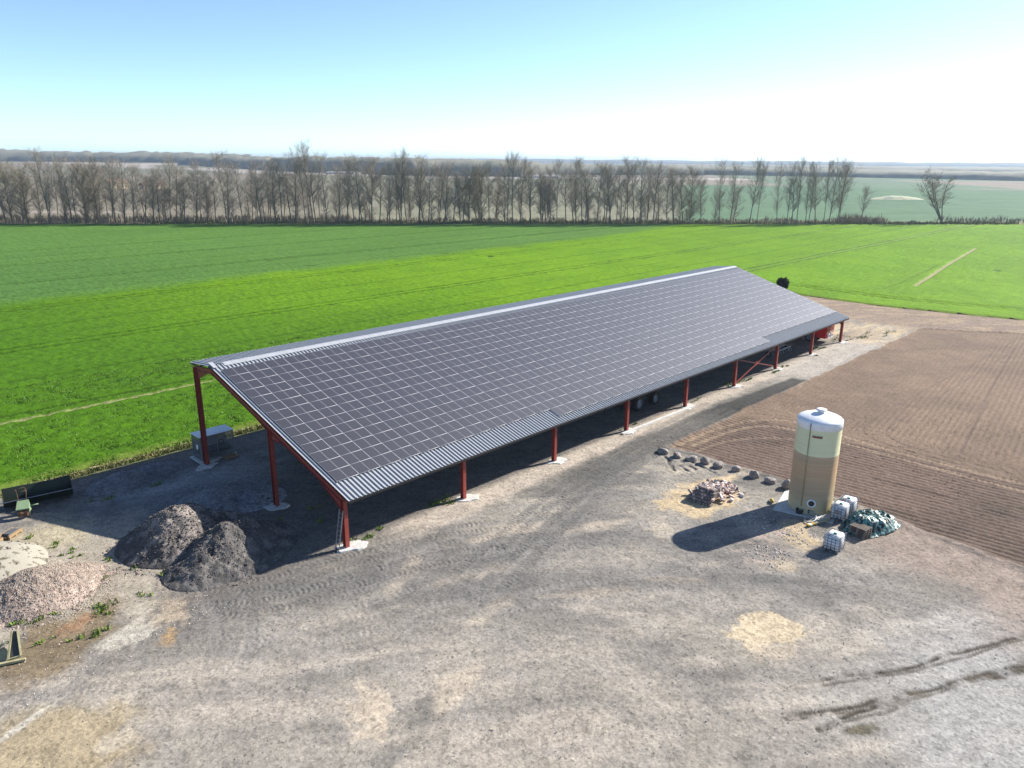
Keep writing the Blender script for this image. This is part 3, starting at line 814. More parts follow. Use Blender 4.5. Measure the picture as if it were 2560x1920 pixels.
band('woodland', 'grey-brown wood on the rise at the left horizon', [(128, 3200, 0, 40), (92, 3050, 10, 50), (78, 3000, 14, 51), (70, 2700, 13, 47), (62, 2500, 10, 41)], 700, 41, M['wood_far'], 11)
band('woodland', 'long leafless wood on the horizon behind the middle trees', [(66, 2300, 2, 33), (58, 1750, 0, 31), (51, 1400, 0, 29), (43, 1330, 0, 26)], 500, 42, M['wood_far'], 8)
band('woodland', 'belt of wood on the horizon right of the middle', [(47, 1500, 0, 24), (40, 1600, 0, 22), (30, 1650, 0, 18)], 400, 43, M['wood_far'], 8)
band('woodland', 'low bluish wood behind the far green field at right', [(32, 1750, 0, 15), (22, 1650, 0, 13), (12, 1500, 0, 12), (-4, 1450, 0, 11)], 350, 44, M['wood_far'], 8)
band('woodland', 'second bluish wood line below the horizon at right', [(34, 2700, 0, 18), (18, 2500, 0, 16), (-6, 2400, 0, 15)], 600, 46, M['wood_far'], 12)
band('hills', 'faint blue hills along the whole horizon', [(150, 6800, 0, 36), (100, 6500, 0, 40), (75, 6000, 0, 48), (55, 6300, 0, 46), (40, 6800, 0, 44), (25, 6500, 0, 40), (5, 6000, 0, 30), (-15, 6000, 0, 28)], 1400, 47, M['hill'], 60, kind='structure')

# ------------------------------------------------------------------ bare trees past the green field
def bare_tree(seed, h, spread, nl=26, lean=0.0, twigs=9, low=0.22, asc=0.9, multi=1, tw=0.075, droop=0.0):
    """returns (trunk MB, crown vertex array, crown tri array)"""
    g = random.Random(seed)
    tb = MB(); TV = []
    def twig(p, d, L):
        side = d.cross(Vector((g.gauss(0, 1), g.gauss(0, 1), g.gauss(0, 1)))).normalized() * tw
        q = p + d * L
        TV.append((p - side * 0.5, p + side * 0.5, q))
    def rdir(d, a):
        r = Vector((g.gauss(0, 1), g.gauss(0, 1), g.gauss(0, 1))).normalized()
        return (d + r * a).normalized()
    for mI in range(multi):
        px = g.uniform(-0.6, 0.6) * (multi > 1); py = g.uniform(-0.6, 0.6) * (multi > 1)
        hh = h * (1 if mI == 0 else g.uniform(0.7, 0.95))
        ln = Vector((g.gauss(0, 0.05) + lean, g.gauss(0, 0.05), 0)) if multi == 1 else Vector((g.uniform(-0.45, 0.45) + lean, g.uniform(-0.35, 0.35), 0))
        n = 9; pts = []; rad = []
        for i in range(n + 1):
            f = i / n
            pts.append(Vector((px, py, -0.3)) + Vector((ln.x * hh * f * (0.6 + 0.4 * f) + math.sin(f * 5 + seed) * 0.22, ln.y * hh * f + math.cos(f * 4.3 + seed * 2) * 0.22, hh * f)))
            rad.append((0.23 if multi == 1 else 0.18) * (1 - f) ** 0.8 * (h / 25) + 0.035)
        tb.tube(pts, rad, 6, 0)
        for k in range(nl // multi):
            f = low + (0.97 - low) * (k + g.random()) / (nl // multi)
            j = min(n - 1, int(f * n)); p = pts[j].lerp(pts[j + 1], f * n - j)
            a = g.uniform(0, 2 * math.pi)
            L = spread * (0.42 + 0.62 * math.sin(math.pi * min(1.0, 0.12 + 0.85 * (f - low) / (1 - low)))) * g.uniform(0.6, 1.25)
            d = Vector((math.cos(a), math.sin(a), asc * g.uniform(0.35, 1.5))).normalized()
            bp = [p]; dd = d
            for q in range(4):
                dd = (dd + Vector((g.gauss(0, .18), g.gauss(0, .18), 0.16 - droop))).normalized()
                bp.append(bp[-1] + dd * L / 4)
            r0 = 0.035 + 0.075 * (1 - f)
            tb.tube(bp, [r0, r0 * .8, r0 * .6, r0 * .4, 0.018], 4, 0, cap=False)
            for q in range(1, 5):
                for w in range(3):
                    sb = rdir(dd, 0.75); Ls = L * g.uniform(0.22, 0.5)
                    base = bp[q - 1].lerp(bp[q], g.random())
                    twig(base, sb, Ls)
                    for t in range(twigs):
                        pp = base + sb * Ls * g.uniform(0.15, 1.0)
                        twig(pp, rdir(sb + Vector((0, 0, 0.35)), 0.8), g.uniform(0.8, 2.5))
    V = np.array([c[:] for t in TV for c in t], np.float32)
    F = np.arange(len(V)).reshape(-1, 3)
    return tb, V, F

PROTO = []
for k in range(8):
    tb, V, F = bare_tree(100 + k, 24.0, rnd.uniform(6.0, 7.6), nl=34, twigs=8, low=0.18 + 0.05 * (k % 4), asc=0.75 + 0.15 * (k % 3), tw=0.034)
    PROTO.append((tb.mesh('trunk', M['bark']), mesh_np('crown', V, F, M['twig'])))
DENSE = []
for k in range(3):
    tb, V, F = bare_tree(200 + k, 22.0, 8.0, nl=56, twigs=10, low=0.06, asc=0.75, tw=0.042)
    DENSE.append((tb.mesh('trunk', M['bark']), mesh_np('crown', V, F, M['twigbrown'])))
SLIM = []
for k in range(3):
    tb, V, F = bare_tree(300 + k, 15.0, 4.0, nl=24, twigs=7, low=0.12, asc=1.0, tw=0.03)
    SLIM.append((tb.mesh('trunk', M['bark']), mesh_np('crown', V, F, M['twig'])))
tb, V, F = bare_tree(401, 21.0, 5.0, nl=40, multi=7, twigs=6, low=0.3, lean=0.12, asc=1.6, tw=0.055)
FAN = (tb.mesh('trunk', M['bark']), mesh_np('crown', V, F, M['twig']))

TD = Vector((282.1, -260.8)); TN = Vector((0.6788, 0.7343))
def plant_tree(t, off, proto, sc, rz, label, group, name='bare_tree'):
    p = Vector((55.7, 319.5)) + TD * t + TN * off
    o = thing(name, label, 'tree', (p.x, p.y, -0.3), rz, group)
    o.scale = (sc[0], sc[0], sc[1])
    link('trunk', proto[0], o); link('crown', proto[1], o)
    return o

TS = [0.005, 0.012, 0.02, 0.028, 0.037, 0.045, 0.051, 0.062, 0.069, 0.075, 0.084, 0.089, 0.095, 0.101, 0.109, 0.116, 0.125, 0.135, 0.143, 0.154, 0.163, 0.169, 0.176, 0.187, 0.198, 0.208, 0.216, 0.227, 0.232, 0.246, 0.259, 0.267, 0.272, 0.28, 0.288, 0.295, 0.301, 0.311, 0.319, 0.322, 0.334, 0.345, 0.355, 0.363, 0.367, 0.372, 0.382, 0.389, 0.4, 0.407, 0.412, 0.417, 0.422, 0.43, 0.436, 0.441, 0.453, 0.458, 0.468, 0.478, 0.485, 0.491, 0.498, 0.506, 0.526, 0.531, 0.54, 0.551, 0.563, 0.572, 0.58, 0.59, 0.6, 0.607, 0.613, 0.623, 0.633, 0.638, 0.645, 0.657, 0.664, 0.671, 0.684, 0.693, 0.7, 0.708, 0.718, 0.725, 0.76, 0.77, 0.794, 0.801, 0.826, 0.835, 0.84, 0.847, 0.854, 0.859, 0.87, 0.877, 0.882, 0.893, 0.898, 0.919]
TALL = {0.051: 1.14, 0.227: 1.12, 0.319: 1.26, 0.301: 1.12, 0.334: 1.12, 0.412: 1.14, 0.526: 1.10, 0.531: 1.10, 0.657: 1.05}
SPECIAL = {0.051: 'tall dark-stemmed bare tree rising out of the brown scrub at left',
           0.116: 'bare tree with a pale stem in front of the cream farmhouse',
           0.227: 'tall bare tree with a bent top in the left half of the row',
           0.319: 'tallest bare tree of the row, its crown high above the horizon',
           0.412: 'tall bare tree with a straight dark stem left of the row\'s middle',
           0.919: 'short bare tree standing just left of the long pale heap'}
g = random.Random(77)
ONES = ['first', 'second', 'third', 'fourth', 'fifth', 'sixth', 'seventh', 'eighth', 'ninth', 'tenth', 'eleventh', 'twelfth', 'thirteenth', 'fourteenth', 'fifteenth', 'sixteenth', 'seventeenth', 'eighteenth', 'nineteenth']
TENS = {2: ('twentieth', 'twenty'), 3: ('thirtieth', 'thirty'), 4: ('fortieth', 'forty'), 5: ('fiftieth', 'fifty')}
def ordinal(n):
    if n < 20: return ONES[n - 1]
    t, o = divmod(n, 10)
    return TENS[t][0] if o == 0 else TENS[t][1] + '-' + ONES[o - 1]
DL = {0.084: (0, 'broad dense brown tree, left one of the pair left of the farmhouse'), 0.095: (1, 'broad dense brown tree, right one of the pair left of the farmhouse'),
      0.485: (2, 'broad dense brown tree in the middle of the row, left of a like one'), 0.498: (0, 'broad dense brown tree in the middle of the row, right of a like one'),
      0.725: (1, 'broad dense tree closing the row where the open green fields begin'), 0.028: (2, 'bushy brown tree, second from the left edge of the picture'), 0.012: (1, 'bushy brown tree nearest the left edge of the picture')}
cnt = {}
for i, t in enumerate(TS):
    if t in DL:
        plant_tree(t, g.uniform(0, 5), DENSE[DL[t][0]], (g.uniform(0.85, 1.05), g.uniform(0.9, 1.05)), g.uniform(0, 6), DL[t][1], 'dense brown trees in the tree row', 'dense_tree')
        continue
    if t in (0.089, 0.101, 0.491): continue
    if t > 0.73: grp = 'bare trees standing apart at the right'; lab = 'slim bare tree, %s from the left in the loose clumps at right'
    elif t < 0.11: grp = 'bare trees in the left scrub'; lab = 'bare grey tree in the dark scrub left of the farmhouse, %s from the left'
    elif t < 0.35: grp = 'bare trees in the left half of the row'; lab = 'tall bare tree right of the farmhouse, %s counted towards the right'
    else: grp = 'bare trees in the middle of the row'; lab = 'tall bare tree right of the tallest one, %s counted towards the right'
    cnt[grp] = cnt.get(grp, 0) + 1
    lab = SPECIAL.get(t, lab.replace('%s', ordinal(cnt[grp])))
    hs = TALL.get(t, g.uniform(0.72, 1.06))
    if t == 0.919: hs = 0.6
    plant_tree(t, g.uniform(-1.0, 4.0), PROTO[i % 8], (g.uniform(0.65, 1.15) * (0.85 if t > 0.73 else 1), hs), g.uniform(0, 6.28), lab, grp)
for i in range(44):
    t = -0.01 + 0.735 * (i + g.random()) / 44
    plant_tree(t, g.uniform(9, 30), PROTO[(i * 3 + 1) % 8], (g.uniform(0.8, 1.1), g.uniform(0.74, 0.98)), g.uniform(0, 6.28), 'bare tree of the back row, half hidden behind the tall front trees', 'back row of bare trees')
for i in range(48):
    t = -0.01 + 0.80 * (i + g.random()) / 48
    plant_tree(t, g.uniform(2, 14), SLIM[i % 3], (g.uniform(0.9, 1.3), g.uniform(0.6, 1.15)), g.uniform(0, 6.28), 'young slim tree growing between the taller bare trees of the row', 'young trees between the tall ones', 'young_tree')
plant_tree(1.014, 2, FAN, (1.5, 1.05), 0.8, 'lone many-stemmed bare tree fanning out at the far right', None)

def scrub_strip(name, label, t0, t1, o0, o1, hmin, hmax, n, mat, seed):
    """low tangle of twigs along the tree row, too many stems to count"""
    g = np.random.default_rng(seed)
    t = g.uniform(t0, t1, n); o = g.uniform(o0, o1, n)
    clump = vn(t * 180, o * 0.2, seed)
    x = 55.7 + 282.1 * t + 0.6788 * o; y = 319.5 - 260.8 * t + 0.7343 * o
    h = (hmin + (hmax - hmin) * clump * g.uniform(0.5, 1, n))
    a = g.uniform(0, 6.283, n); lean = g.uniform(0.05, 0.45, n) * h
    w = g.uniform(0.05, 0.17, n)
    b = g.uniform(0, 6.283, n)
    base = np.stack([x, y, np.full(n, -0.35)], -1)
    top = np.stack([x + np.cos(a) * lean, y + np.sin(a) * lean, h], -1)
    sidev = np.stack([np.cos(b) * w, np.sin(b) * w, np.zeros(n)], -1)
    midp = base * 0.45 + top * 0.55 + np.stack([g.normal(0, .2, n), g.normal(0, .2, n), np.zeros(n)], -1)
    V = np.stack([base - sidev * .3, midp - sidev, top, midp + sidev], 1).reshape(-1, 3)
    F = np.arange(len(V)).reshape(-1, 4)
    return tag(link(name, mesh_np(name, V, F, mat)), label, 'scrub', None, 'stuff')
scrub_strip('scrub', 'dark brown scrub under the left trees', -0.25, 0.36, 1, 18, 0.6, 5.0, 9000, M['scrub'], 5)
scrub_strip('scrub', 'thin scrub under the middle of the tree row', 0.34, 0.93, 3, 14, 0.5, 3.6, 4000, M['twigbrown'], 6)
scrub_strip('scrub', 'yellow-green spring growth along the foot of the trees', 0.15, 1.1, -1.5, 5, 0.4, 2.0, 9000, M['scrubgreen'], 7)
scrub_strip('scrub', 'dark ditch growth along the far edge of the green field', -0.2, 1.0, -2.4, 0.2, 0.2, 0.8, 5000, M['scrub'], 8)
scrub_strip('scrub', 'brown bushes round the pale heap at right', 0.90, 0.955, 2, 14, 1.0, 6.0, 900, M['twigbrown'], 9)
scrub_strip('scrub', 'sparse bushes near the right edge beyond the fan-shaped tree', 1.03, 1.2, 4, 20, 0.6, 4.0, 900, M['scrub'], 10)

# ------------------------------------------------------------------ far buildings and heaps
fh = thing('farmhouse', 'small cream farmhouse with clay roof glimpsed through the left trees', 'house', (232, 690, -0.5), R(18))
MB().box(-9, 9, -4.5, 4.5, 0, 5.2).build('wall', M['wall'], fh)
rf = MB(); rf.add([(-9.6, -5.2, 4.9), (9.6, -5.2, 4.9), (9.6, 0, 9.0), (-9.6, 0, 9.0), (-9.6, 5.2, 4.9), (9.6, 5.2, 4.9)], [(0, 1, 2, 3), (3, 2, 5, 4), (0, 3, 4), (1, 5, 2), (0, 4, 5, 1)])
rfo = rf.build('roof', M['rooftile'], fh)
MB().box(-5.2, -4.3, -0.6, 0.6, 8.0, 10.2).build('chimney', M['wall'], rfo)
for wx in (-6.5, -2.2, 2.2, 6.5):
    MB().box(wx - .7, wx + .7, -4.56, -4.5, 1.6, 3.6).build('window', M['glassdark'], fh)
MB().box(-0.6, 0.6, -4.57, -4.5, 0, 2.2).build('door', M['greywood'], fh)
bn = thing('barn', 'low cream barn beside the farmhouse behind the left trees', 'barn', (258, 676, -0.5), R(10))
MB().box(-11, 11, -4, 4, 0, 3.4).build('wall', M['wall'], bn)
rf = MB(); rf.add([(-11.5, -4.6, 3.2), (11.5, -4.6, 3.2), (11.5, 0, 6.0), (-11.5, 0, 6.0), (-11.5, 4.6, 3.2), (11.5, 4.6, 3.2)], [(0, 1, 2, 3), (3, 2, 5, 4), (0, 3, 4), (1, 5, 2), (0, 4, 5, 1)])
rf.build('roof', M['rooftile'], bn)
MB().box(-2, 2, -4.06, -4.0, 0, 3.0).build('door', M['greywood'], bn)

def heap_mesh(name, mat, cx, cy, fn, x0, x1, y0, y1, st, colf):
    xs = np.arange(x0, x1 + st / 2, st); ys = np.arange(y0, y1 + st / 2, st)
    X, Y = np.meshgrid(xs, ys, indexing='ij')
    Z = fn(X, Y); C = colf(X, Y, Z)
    idx = np.arange(X.size).reshape(X.shape)
    q = np.stack([idx[:-1, :-1], idx[1:, :-1], idx[1:, 1:], idx[:-1, 1:]], -1).reshape(-1, 4)
    zz = Z.ravel()
    q = q[(zz[q].max(1) > 0.005)]
    u, inv = np.unique(q, return_inverse=True)
    V = np.stack([X - cx, Y - cy, np.where(Z > 0.005, Z, -0.12)], -1).reshape(-1, 3)[u]
    me = mesh_np(name, V, inv.reshape(q.shape), mat, np.clip(C.reshape(-1, 3)[u], .01, .8), smooth=True)
    return link(name, me, loc=(cx, cy, 0))

def bh(X, Y):
    dx = (X - 578) * 0.7343 - (Y - 150) * 0.6788; dy = (X - 578) * 0.6788 + (Y - 150) * 0.7343
    r = np.sqrt((dx / 22) ** 2 + (dy / 4.5) ** 2)
    return 2.6 * np.clip(1 - r ** 2, 0, 1) * (0.75 + 0.5 * fbm(X / 4, Y / 4, 401, 3)) - 0.3
def bc_(X, Y, Z):
    n = fbm(X / 3, Y / 3, 402, 3)[..., None]
    return np.array((1.0, 0.82, 0.54)) * (0.85 + 0.3 * n)
tag(heap_mesh('heap', M['heap_white'], 578, 150, bh, 545, 611, 118, 182, 0.8, bc_), 'long low pale heap in the green field beyond the right trees', 'heap')

for k, (px, py, L, rz, lab) in enumerate([(700, 2700, 190, -1.15, 'pale greenhouse far off at the left edge of the picture'), (800, 2330, 150, -1.2, 'pale greenhouse far off, second from the left'), (835, 1900, 110, -1.35, 'pale greenhouse far off behind the left half of the tree row'),
                                  (850, 1250, 70, -1.3, 'pale greenhouse far off left of the row\'s middle'), (930, 810, 60, -0.9, 'pale greenhouse far off behind the middle of the tree row')]):
    o = thing('greenhouse', lab, 'greenhouse', (px, py, -0.5), rz, 'greenhouses far beyond the tree row')
    m = MB(); n = 8
    for sgn in (-1, 1):
        pass
    vs = []
    for e in (-L / 2, L / 2):
        for j in range(n + 1):
            a = math.pi * j / n
            vs.append((e, -14 * math.cos(a), 5.0 * math.sin(a) ** 0.8 if 0 < j < n else 0))
    fs = [(j, j + 1, n + 2 + j, n + 1 + j) for j in range(n)] + [tuple(range(n + 1)), tuple(range(2 * n + 1, n, -1))]
    m.add(vs, fs).build('cover', M['plastic_far'], o)
    e = MB()
    for xx in np.linspace(-L / 2, L / 2, 9):
        for j in range(n):
            a, b = vs[j], vs[j + 1]
            e.bar((xx, a[1] * 1.01, a[2] * 1.01), (xx, b[1] * 1.01, b[2] * 1.01), 0.2)
    e.build('hoops', M['galv'], o)
# ------------------------------------------------------------------ the hangar
BAY = 10.6
PX = [BAY * i for i in range(8)] + [84.45]
X0, X1 = -0.14, 84.62
EY, EZ, RY, RZ, NY, NZ = -0.79, 3.69, 17.48, 9.243, 20.97, 8.918
SA = math.atan2(RZ - EZ, RY - EY); SLEN = math.hypot(RZ - EZ, RY - EY)
NA = math.atan2(NZ - RZ, NY - RY); NLEN = math.hypot(NZ - RZ, NY - RY)
hangar = thing('hangar', 'long open steel hangar on red posts, roof covered with solar panels', 'hangar', (0, 0, 0))
def south(s, off=0.0):
    return (EY + s * math.cos(SA) - off * math.sin(SA), EZ + s * math.sin(SA) + off * math.cos(SA))
def zs(y): return EZ + (y - EY) * math.tan(SA)
def zn(y): return RZ + (y - RY) * math.tan(NA)

# posts
def post(x, y, z1, w=0.30, d=0.34):
    m = MB().ibeam((0, 0, 0.03), (0, 0, z1), w, d, 0.022, (0, 1, 0))
    m.box(-0.24, 0.24, -0.26, 0.26, 0.0, 0.03)
    return m
pf = post(0, 0, 3.44).mesh('post', M['red']); pm = post(0, 0, 6.05).mesh('post', M['red']); pb = post(0, 0, 8.55, 0.32, 0.42).mesh('post', M['red'])
YM, YB = 9.02, 20.43
for x in PX:
    for y, me in ((0.0, pf), (YM, pm), (YB, pb)):
        link('post', me, hangar, loc=(x, y, 0.02))
# rafters: south and north, with haunches
def rafter_mesh():
    m = MB()
    off = -0.25 - 0.20
    a = south(0.72, off); b = south(SLEN - 0.06, off)
    m.ibeam((0, a[0], a[1]), (0, b[0], b[1]), 0.19, 0.40, 0.018, (0, 0, 1))
    def haunch(y0, z0, y1, z1, y2, z2):
        for t in (-0.009, 0.009):
            pass
        m.add([(-0.008, y0, z0), (-0.008, y1, z1), (-0.008, y2, z2), (0.008, y0, z0), (0.008, y1, z1), (0.008, y2, z2)], [(0, 1, 2), (5, 4, 3), (0, 3, 4, 1), (1, 4, 5, 2), (2, 5, 3, 0)])
        m.bar((0, y0, z0), (0, y2, z2), 0.19, 0.018, (0, 0, 1))
    h = lambda s: south(s, off - 0.20)
    p = h(3.6); q = h(1.05)
    haunch(0.17, 2.65, q[0], q[1], p[0], p[1])
    p = h((YM - 0.17 - EY) / math.cos(SA) - 2.0); q = h((YM - 0.17 - EY) / math.cos(SA))
    haunch(YM - 0.17, q[1] - 0.62, q[0], q[1], p[0], p[1])
    p = h((YM + 0.17 - EY) / math.cos(SA) + 1.6); q = h((YM + 0.17 - EY) / math.cos(SA))
    haunch(YM + 0.17, q[1] - 0.2, q[0], q[1], p[0], p[1])
    return m.mesh('rafter', M['red'])
rm = rafter_mesh()
def north_rafter():
    m = MB()
    m.ibeam((0, RY + 0.02, zn(RY) - 0.46), (0, NY - 0.25, zn(NY - 0.25) - 0.46), 0.19, 0.40, 0.018, (0, 0, 1))
    m.add([(-0.008, YB - 0.2, 7.6), (-0.008, YB - 0.2, 8.35), (-0.008, RY + 0.6, 8.52), (0.008, YB - 0.2, 7.6), (0.008, YB - 0.2, 8.35), (0.008, RY + 0.6, 8.52)], [(0, 1, 2), (5, 4, 3), (0, 3, 4, 1), (1, 4, 5, 2), (2, 5, 3, 0)])
    return m.mesh('north_rafter', M['red'])
nm = north_rafter()
for x in PX:
    link('rafter', rm, hangar, loc=(x, 0, 0)); link('north_rafter', nm, hangar, loc=(x, 0, 0))
# purlins (Z sections along the hangar)
pmz = MB(); LX = X1 - X0 - 0.08
pmz.box(0, LX, -0.0, 0.004, -0.2, 0.0).box(0, LX, 0.004, 0.07, -0.004, 0.0).box(0, LX, -0.07, 0.0, -0.2, -0.196)
pme = pmz.mesh('purlin', M['galv'])
for k in range(13):
    y, z = south(0.12 + k * (SLEN - 0.3) / 12, -0.03)
    link('purlin', pme, hangar, loc=(X0 + 0.04, y, z), rot=(SA, 0, 0))
for k in range(3):
    f = 0.12 + k * 0.42
    y = RY + (NY - RY) * f
    link('purlin', pme, hangar, loc=(X0 + 0.04, y, zn(y) - 0.03), rot=(NA, 0, 0))
# eave trims
y, z = south(-0.02, -0.06)
MB().box(X0, X1, -0.02, 0.0, -0.16, 0.03).build('eave_trim', M['dark'], hangar, loc=(0, y, z + 0.0), rot=(SA, 0, 0))
MB().box(X0, X1, 0.0, 0.02, -0.20, 0.05).build('eave_trim', M['sheet'], hangar, loc=(0, NY + 0.005, NZ - 0.0), rot=(0, 0, 0))

# ribbed roof sheets, one object per sheet
NS = 85; SW = (X1 - X0) / NS
def sheet_mesh(name, L):
    top = []; p = SW / 3
    for k in range(3):
        x = k * p
        top += [(x, 0.0), (x + p * 0.66, 0.0), (x + p * 0.69, 0.085), (x + p * 0.90, 0.085)]
    top.append((SW - 0.0015, 0.0))
    vs = []
    for yy in (0.0, L):
        vs += [(x, yy, z) for x, z in top]
    n = len(top)
    for yy in (0.0, L):
        vs += [(x, yy, z - 0.006) for x, z in top]
    fs = []
    for i in range(n - 1):
        fs.append((i, i + 1, n + i + 1, n + i)); fs.append((2 * n + i + 1, 2 * n + i, 3 * n + i, 3 * n + i + 1))
        fs.append((i + 1, i, 2 * n + i, 2 * n + i + 1)); fs.append((n + i, n + i + 1, 3 * n + i + 1, 3 * n + i))
    m = MB(); m.add(vs, fs)
    return m.mesh(name, M['sheet'])
ssm = sheet_mesh('roof_sheet', SLEN - 0.05); nsm = sheet_mesh('roof_sheet', NLEN - 0.02)
for k in range(NS):
    x = X0 + k * SW
    link('roof_sheet', ssm, hangar, loc=(x, EY, EZ), rot=(SA, 0, 0))
    link('roof_sheet', nsm, hangar, loc=(x, RY + 0.02, RZ - 0.004), rot=(NA, 0, 0))
# ridge capping, missing over the first sheet
m = MB()
for seg in range(14):
    xa = X0 + 1.05 + seg * (X1 - X0 - 1.05) / 14; xb = X0 + 1.05 + (seg + 1) * (X1 - X0 - 1.05) / 14 - 0.004
    a = south(SLEN - 0.42, 0.092); b = (RY, RZ + 0.105); c = (RY + 0.40, zn(RY + 0.40) + 0.092)
    for t in (0,):
        m = MB()
        vs = []
        for xx in (xa, xb):
            vs += [(xx, a[0], a[1] - 0.03), (xx, a[0], a[1]), (xx, b[0], b[1]), (xx, c[0], c[1]), (xx, c[0], c[1] - 0.03), (xx, b[0], b[1] - 0.012)]
        m.add(vs, [(0, 1, 7, 6), (1, 2, 8, 7), (2, 3, 9, 8), (3, 4, 10, 9), (4, 5, 11, 10), (5, 0, 6, 11), (5, 4, 3, 2, 1, 0), (6, 7, 8, 9, 10, 11)])
        m.build('ridge_cap', M['white'] if False else M['sheet'], hangar)
# verge flashing piece left lying at the near ridge end
MB().box(0, 0.34, 0, 0.9, 0, 0.01).build('flashing', M['sheet'], hangar, loc=(X0 + 0.06, south(SLEN - 0.55)[0], south(SLEN - 0.55)[1] + 0.11), rot=(SA, 0, 0.0))
# solar panels
CW, CH = 1.789, 1.1512
PWD, PHT, PT = 1.780, 1.142, 0.035
S0 = 1.94; PXO = 0.23
def panel_geo():
    f = 0.013
    w, h, t = PWD / 2, PHT / 2, PT
    V = [(-w, -h, 0), (w, -h, 0), (w, h, 0), (-w, h, 0), (-w, -h, t), (w, -h, t), (w, h, t), (-w, h, t),
         (-w + f, -h + f, t), (w - f, -h + f, t), (w - f, h - f, t), (-w + f, h - f, t)]
    F = [(0, 3, 2, 1), (0, 1, 5, 4), (1, 2, 6, 5), (2, 3, 7, 6), (3, 0, 4, 7), (4, 5, 9, 8), (5, 6, 10, 9), (6, 7, 11, 10), (7, 4, 8, 11), (8, 9, 10, 11)]
    MI = [1] * 9 + [0]
    UV = [(0, 0)] * 36 + [(0, 0), (1, 0), (1, 1), (0, 1)]
    return np.array(V, float), np.array(F), MI, np.array(UV, float)
pV, pF, pMI, pUV = panel_geo()
pme = mesh_np('solar_panel', pV, pF, [M['panel'], M['frame']], fmat=pMI, uv=pUV)
slots = [(c, r) for r in range(14) for c in range(47)] + [(c, -1) for c in range(12, 34)]
def slot_pos(c, r):
    s = S0 + (r + 0.5) * CH
    y, z = south(s, 0.125)
    return Vector((PXO + (c + 0.5) * CW, y, z))
slots.sort(key=lambda q: (slot_pos(*q) - CAM).length)
g = random.Random(3)
restV = []; restF = []; restM = []; restU = []
for i, (c, r) in enumerate(slots):
    p = slot_pos(c, r)
    rot = Matrix.Rotation(SA + g.gauss(0, 0.0022), 4, 'X') @ Matrix.Rotation(g.gauss(0, 0.0022), 4, 'Y')
    if i < 300:
        link('solar_panel', pme, hangar, mw=Matrix.Translation(p) @ rot)
    else:
        mw = Matrix.Translation(p) @ rot
        b = len(restV) * 12
        restV.append(np.array([(mw @ Vector(v))[:] for v in pV])); restF.append(pF + b); restM += pMI; restU.append(pUV)
rme = mesh_np('far_solar_panels', np.concatenate(restV), np.concatenate(restF), [M['panel'], M['frame']], fmat=restM, uv=np.concatenate(restU))
o = link('far_solar_panels', rme, hangar); o['kind'] = 'stuff'
# mounting clamps along the lower panel edge
cm = MB().box(-0.03, 0.03, -0.03, 0.05, 0, 0.10).mesh('clamp', M['alu'])
for c in range(48):
    rr = -1 if 12 <= c <= 34 else 0
    y, z = south(S0 + rr * CH - 0.04, 0.07)
    link('clamp', cm, hangar, loc=(PXO + c * CW, y, z), rot=(SA, 0, 0))
# wind bracing: an X in the sixth bay
for (za, zb) in ((3.2, 0.45), (0.35, 3.3)):
    MB().bar((PX[5] + 0.1, 0.05 if za > 2 else -0.05, za), (PX[6] - 0.1, 0.05 if za > 2 else -0.05, zb), 0.10, 0.10).build('brace', M['red'], hangar)
MB().box(-0.22, 0.22, -0.012, 0.012, -0.22, 0.22).build('gusset', M['red'], hangar, loc=((PX[5] + PX[6]) / 2, 0.0, 1.84), rot=(0, R(45), 0))
# cast concrete footings, uneven rims
def footing_mesh(seed, rx, ry, h):
    q = random.Random(seed); n = 18; top = []; bot = []
    for k in range(n):
        a = 2 * math.pi * k / n; s = q.uniform(0.78, 1.18)
        top.append((rx * s * math.cos(a), ry * s * math.sin(a), h + q.uniform(-.015, .015))); bot.append((rx * s * 1.12 * math.cos(a), ry * s * 1.12 * math.sin(a), -0.15))
    m = MB(); m.add(top + bot + [(0, 0, h + 0.02)], [(k, (k + 1) % n, 2 * n) for k in range(n)] + [(n + k, n + (k + 1) % n, (k + 1) % n, k) for k in range(n)])
    return m.mesh('footing', M['concrete'])
fm = [footing_mesh(500 + k, 1.0, 0.62, 0.07) for k in range(4)]
for i, x in enumerate(PX):
    link('footing', fm[i % 4], hangar, loc=(x + (0.25 if i else 0.35), -0.15 if i else -0.1, 0.0), rot=(0, 0, rnd.uniform(-.3, .3)))
    link('footing', fm[(i + 1) % 4], hangar, loc=(x, YM, 0.0), rot=(0, 0, rnd.uniform(0, 6)))
    link('footing', fm[(i + 2) % 4], hangar, loc=(x - 0.15, YB - 0.2, 0.0), rot=(0, 0, rnd.uniform(0, 6)))

# long pale concrete kerb lying between two posts
st = MB().box(-6.3, 6.3, -0.16, 0.16, -0.1, 0.12)
tag(st.build('kerb_strip', M['concrete'], loc=(37.1, -0.42, 0.03), rot=(0, 0, R(-1.3))), 'long pale concrete strip on the ground between two red posts', 'kerb')

# ladder leaning on the near front post
ld = thing('ladder', 'aluminium ladder leaning on the nearest front post', 'ladder', (-0.42, -0.05, 0.05), 0)
for s in (-0.2, 0.2):
    MB().bar((-0.55 * 0 - 0.30, s + 0.1, 0), (0.22, s + 0.1, 2.75), 0.035, 0.075, (0, 1, 0)).build('rail', M['alu'], ld)
for k in range(9):
    f = (k + 0.6) / 9.4
    MB().tube([(-0.30 + 0.52 * f, -0.1, 2.75 * f), (-0.30 + 0.52 * f, 0.3, 2.75 * f)], 0.016, 6).build('rung', M['alu'], ld)

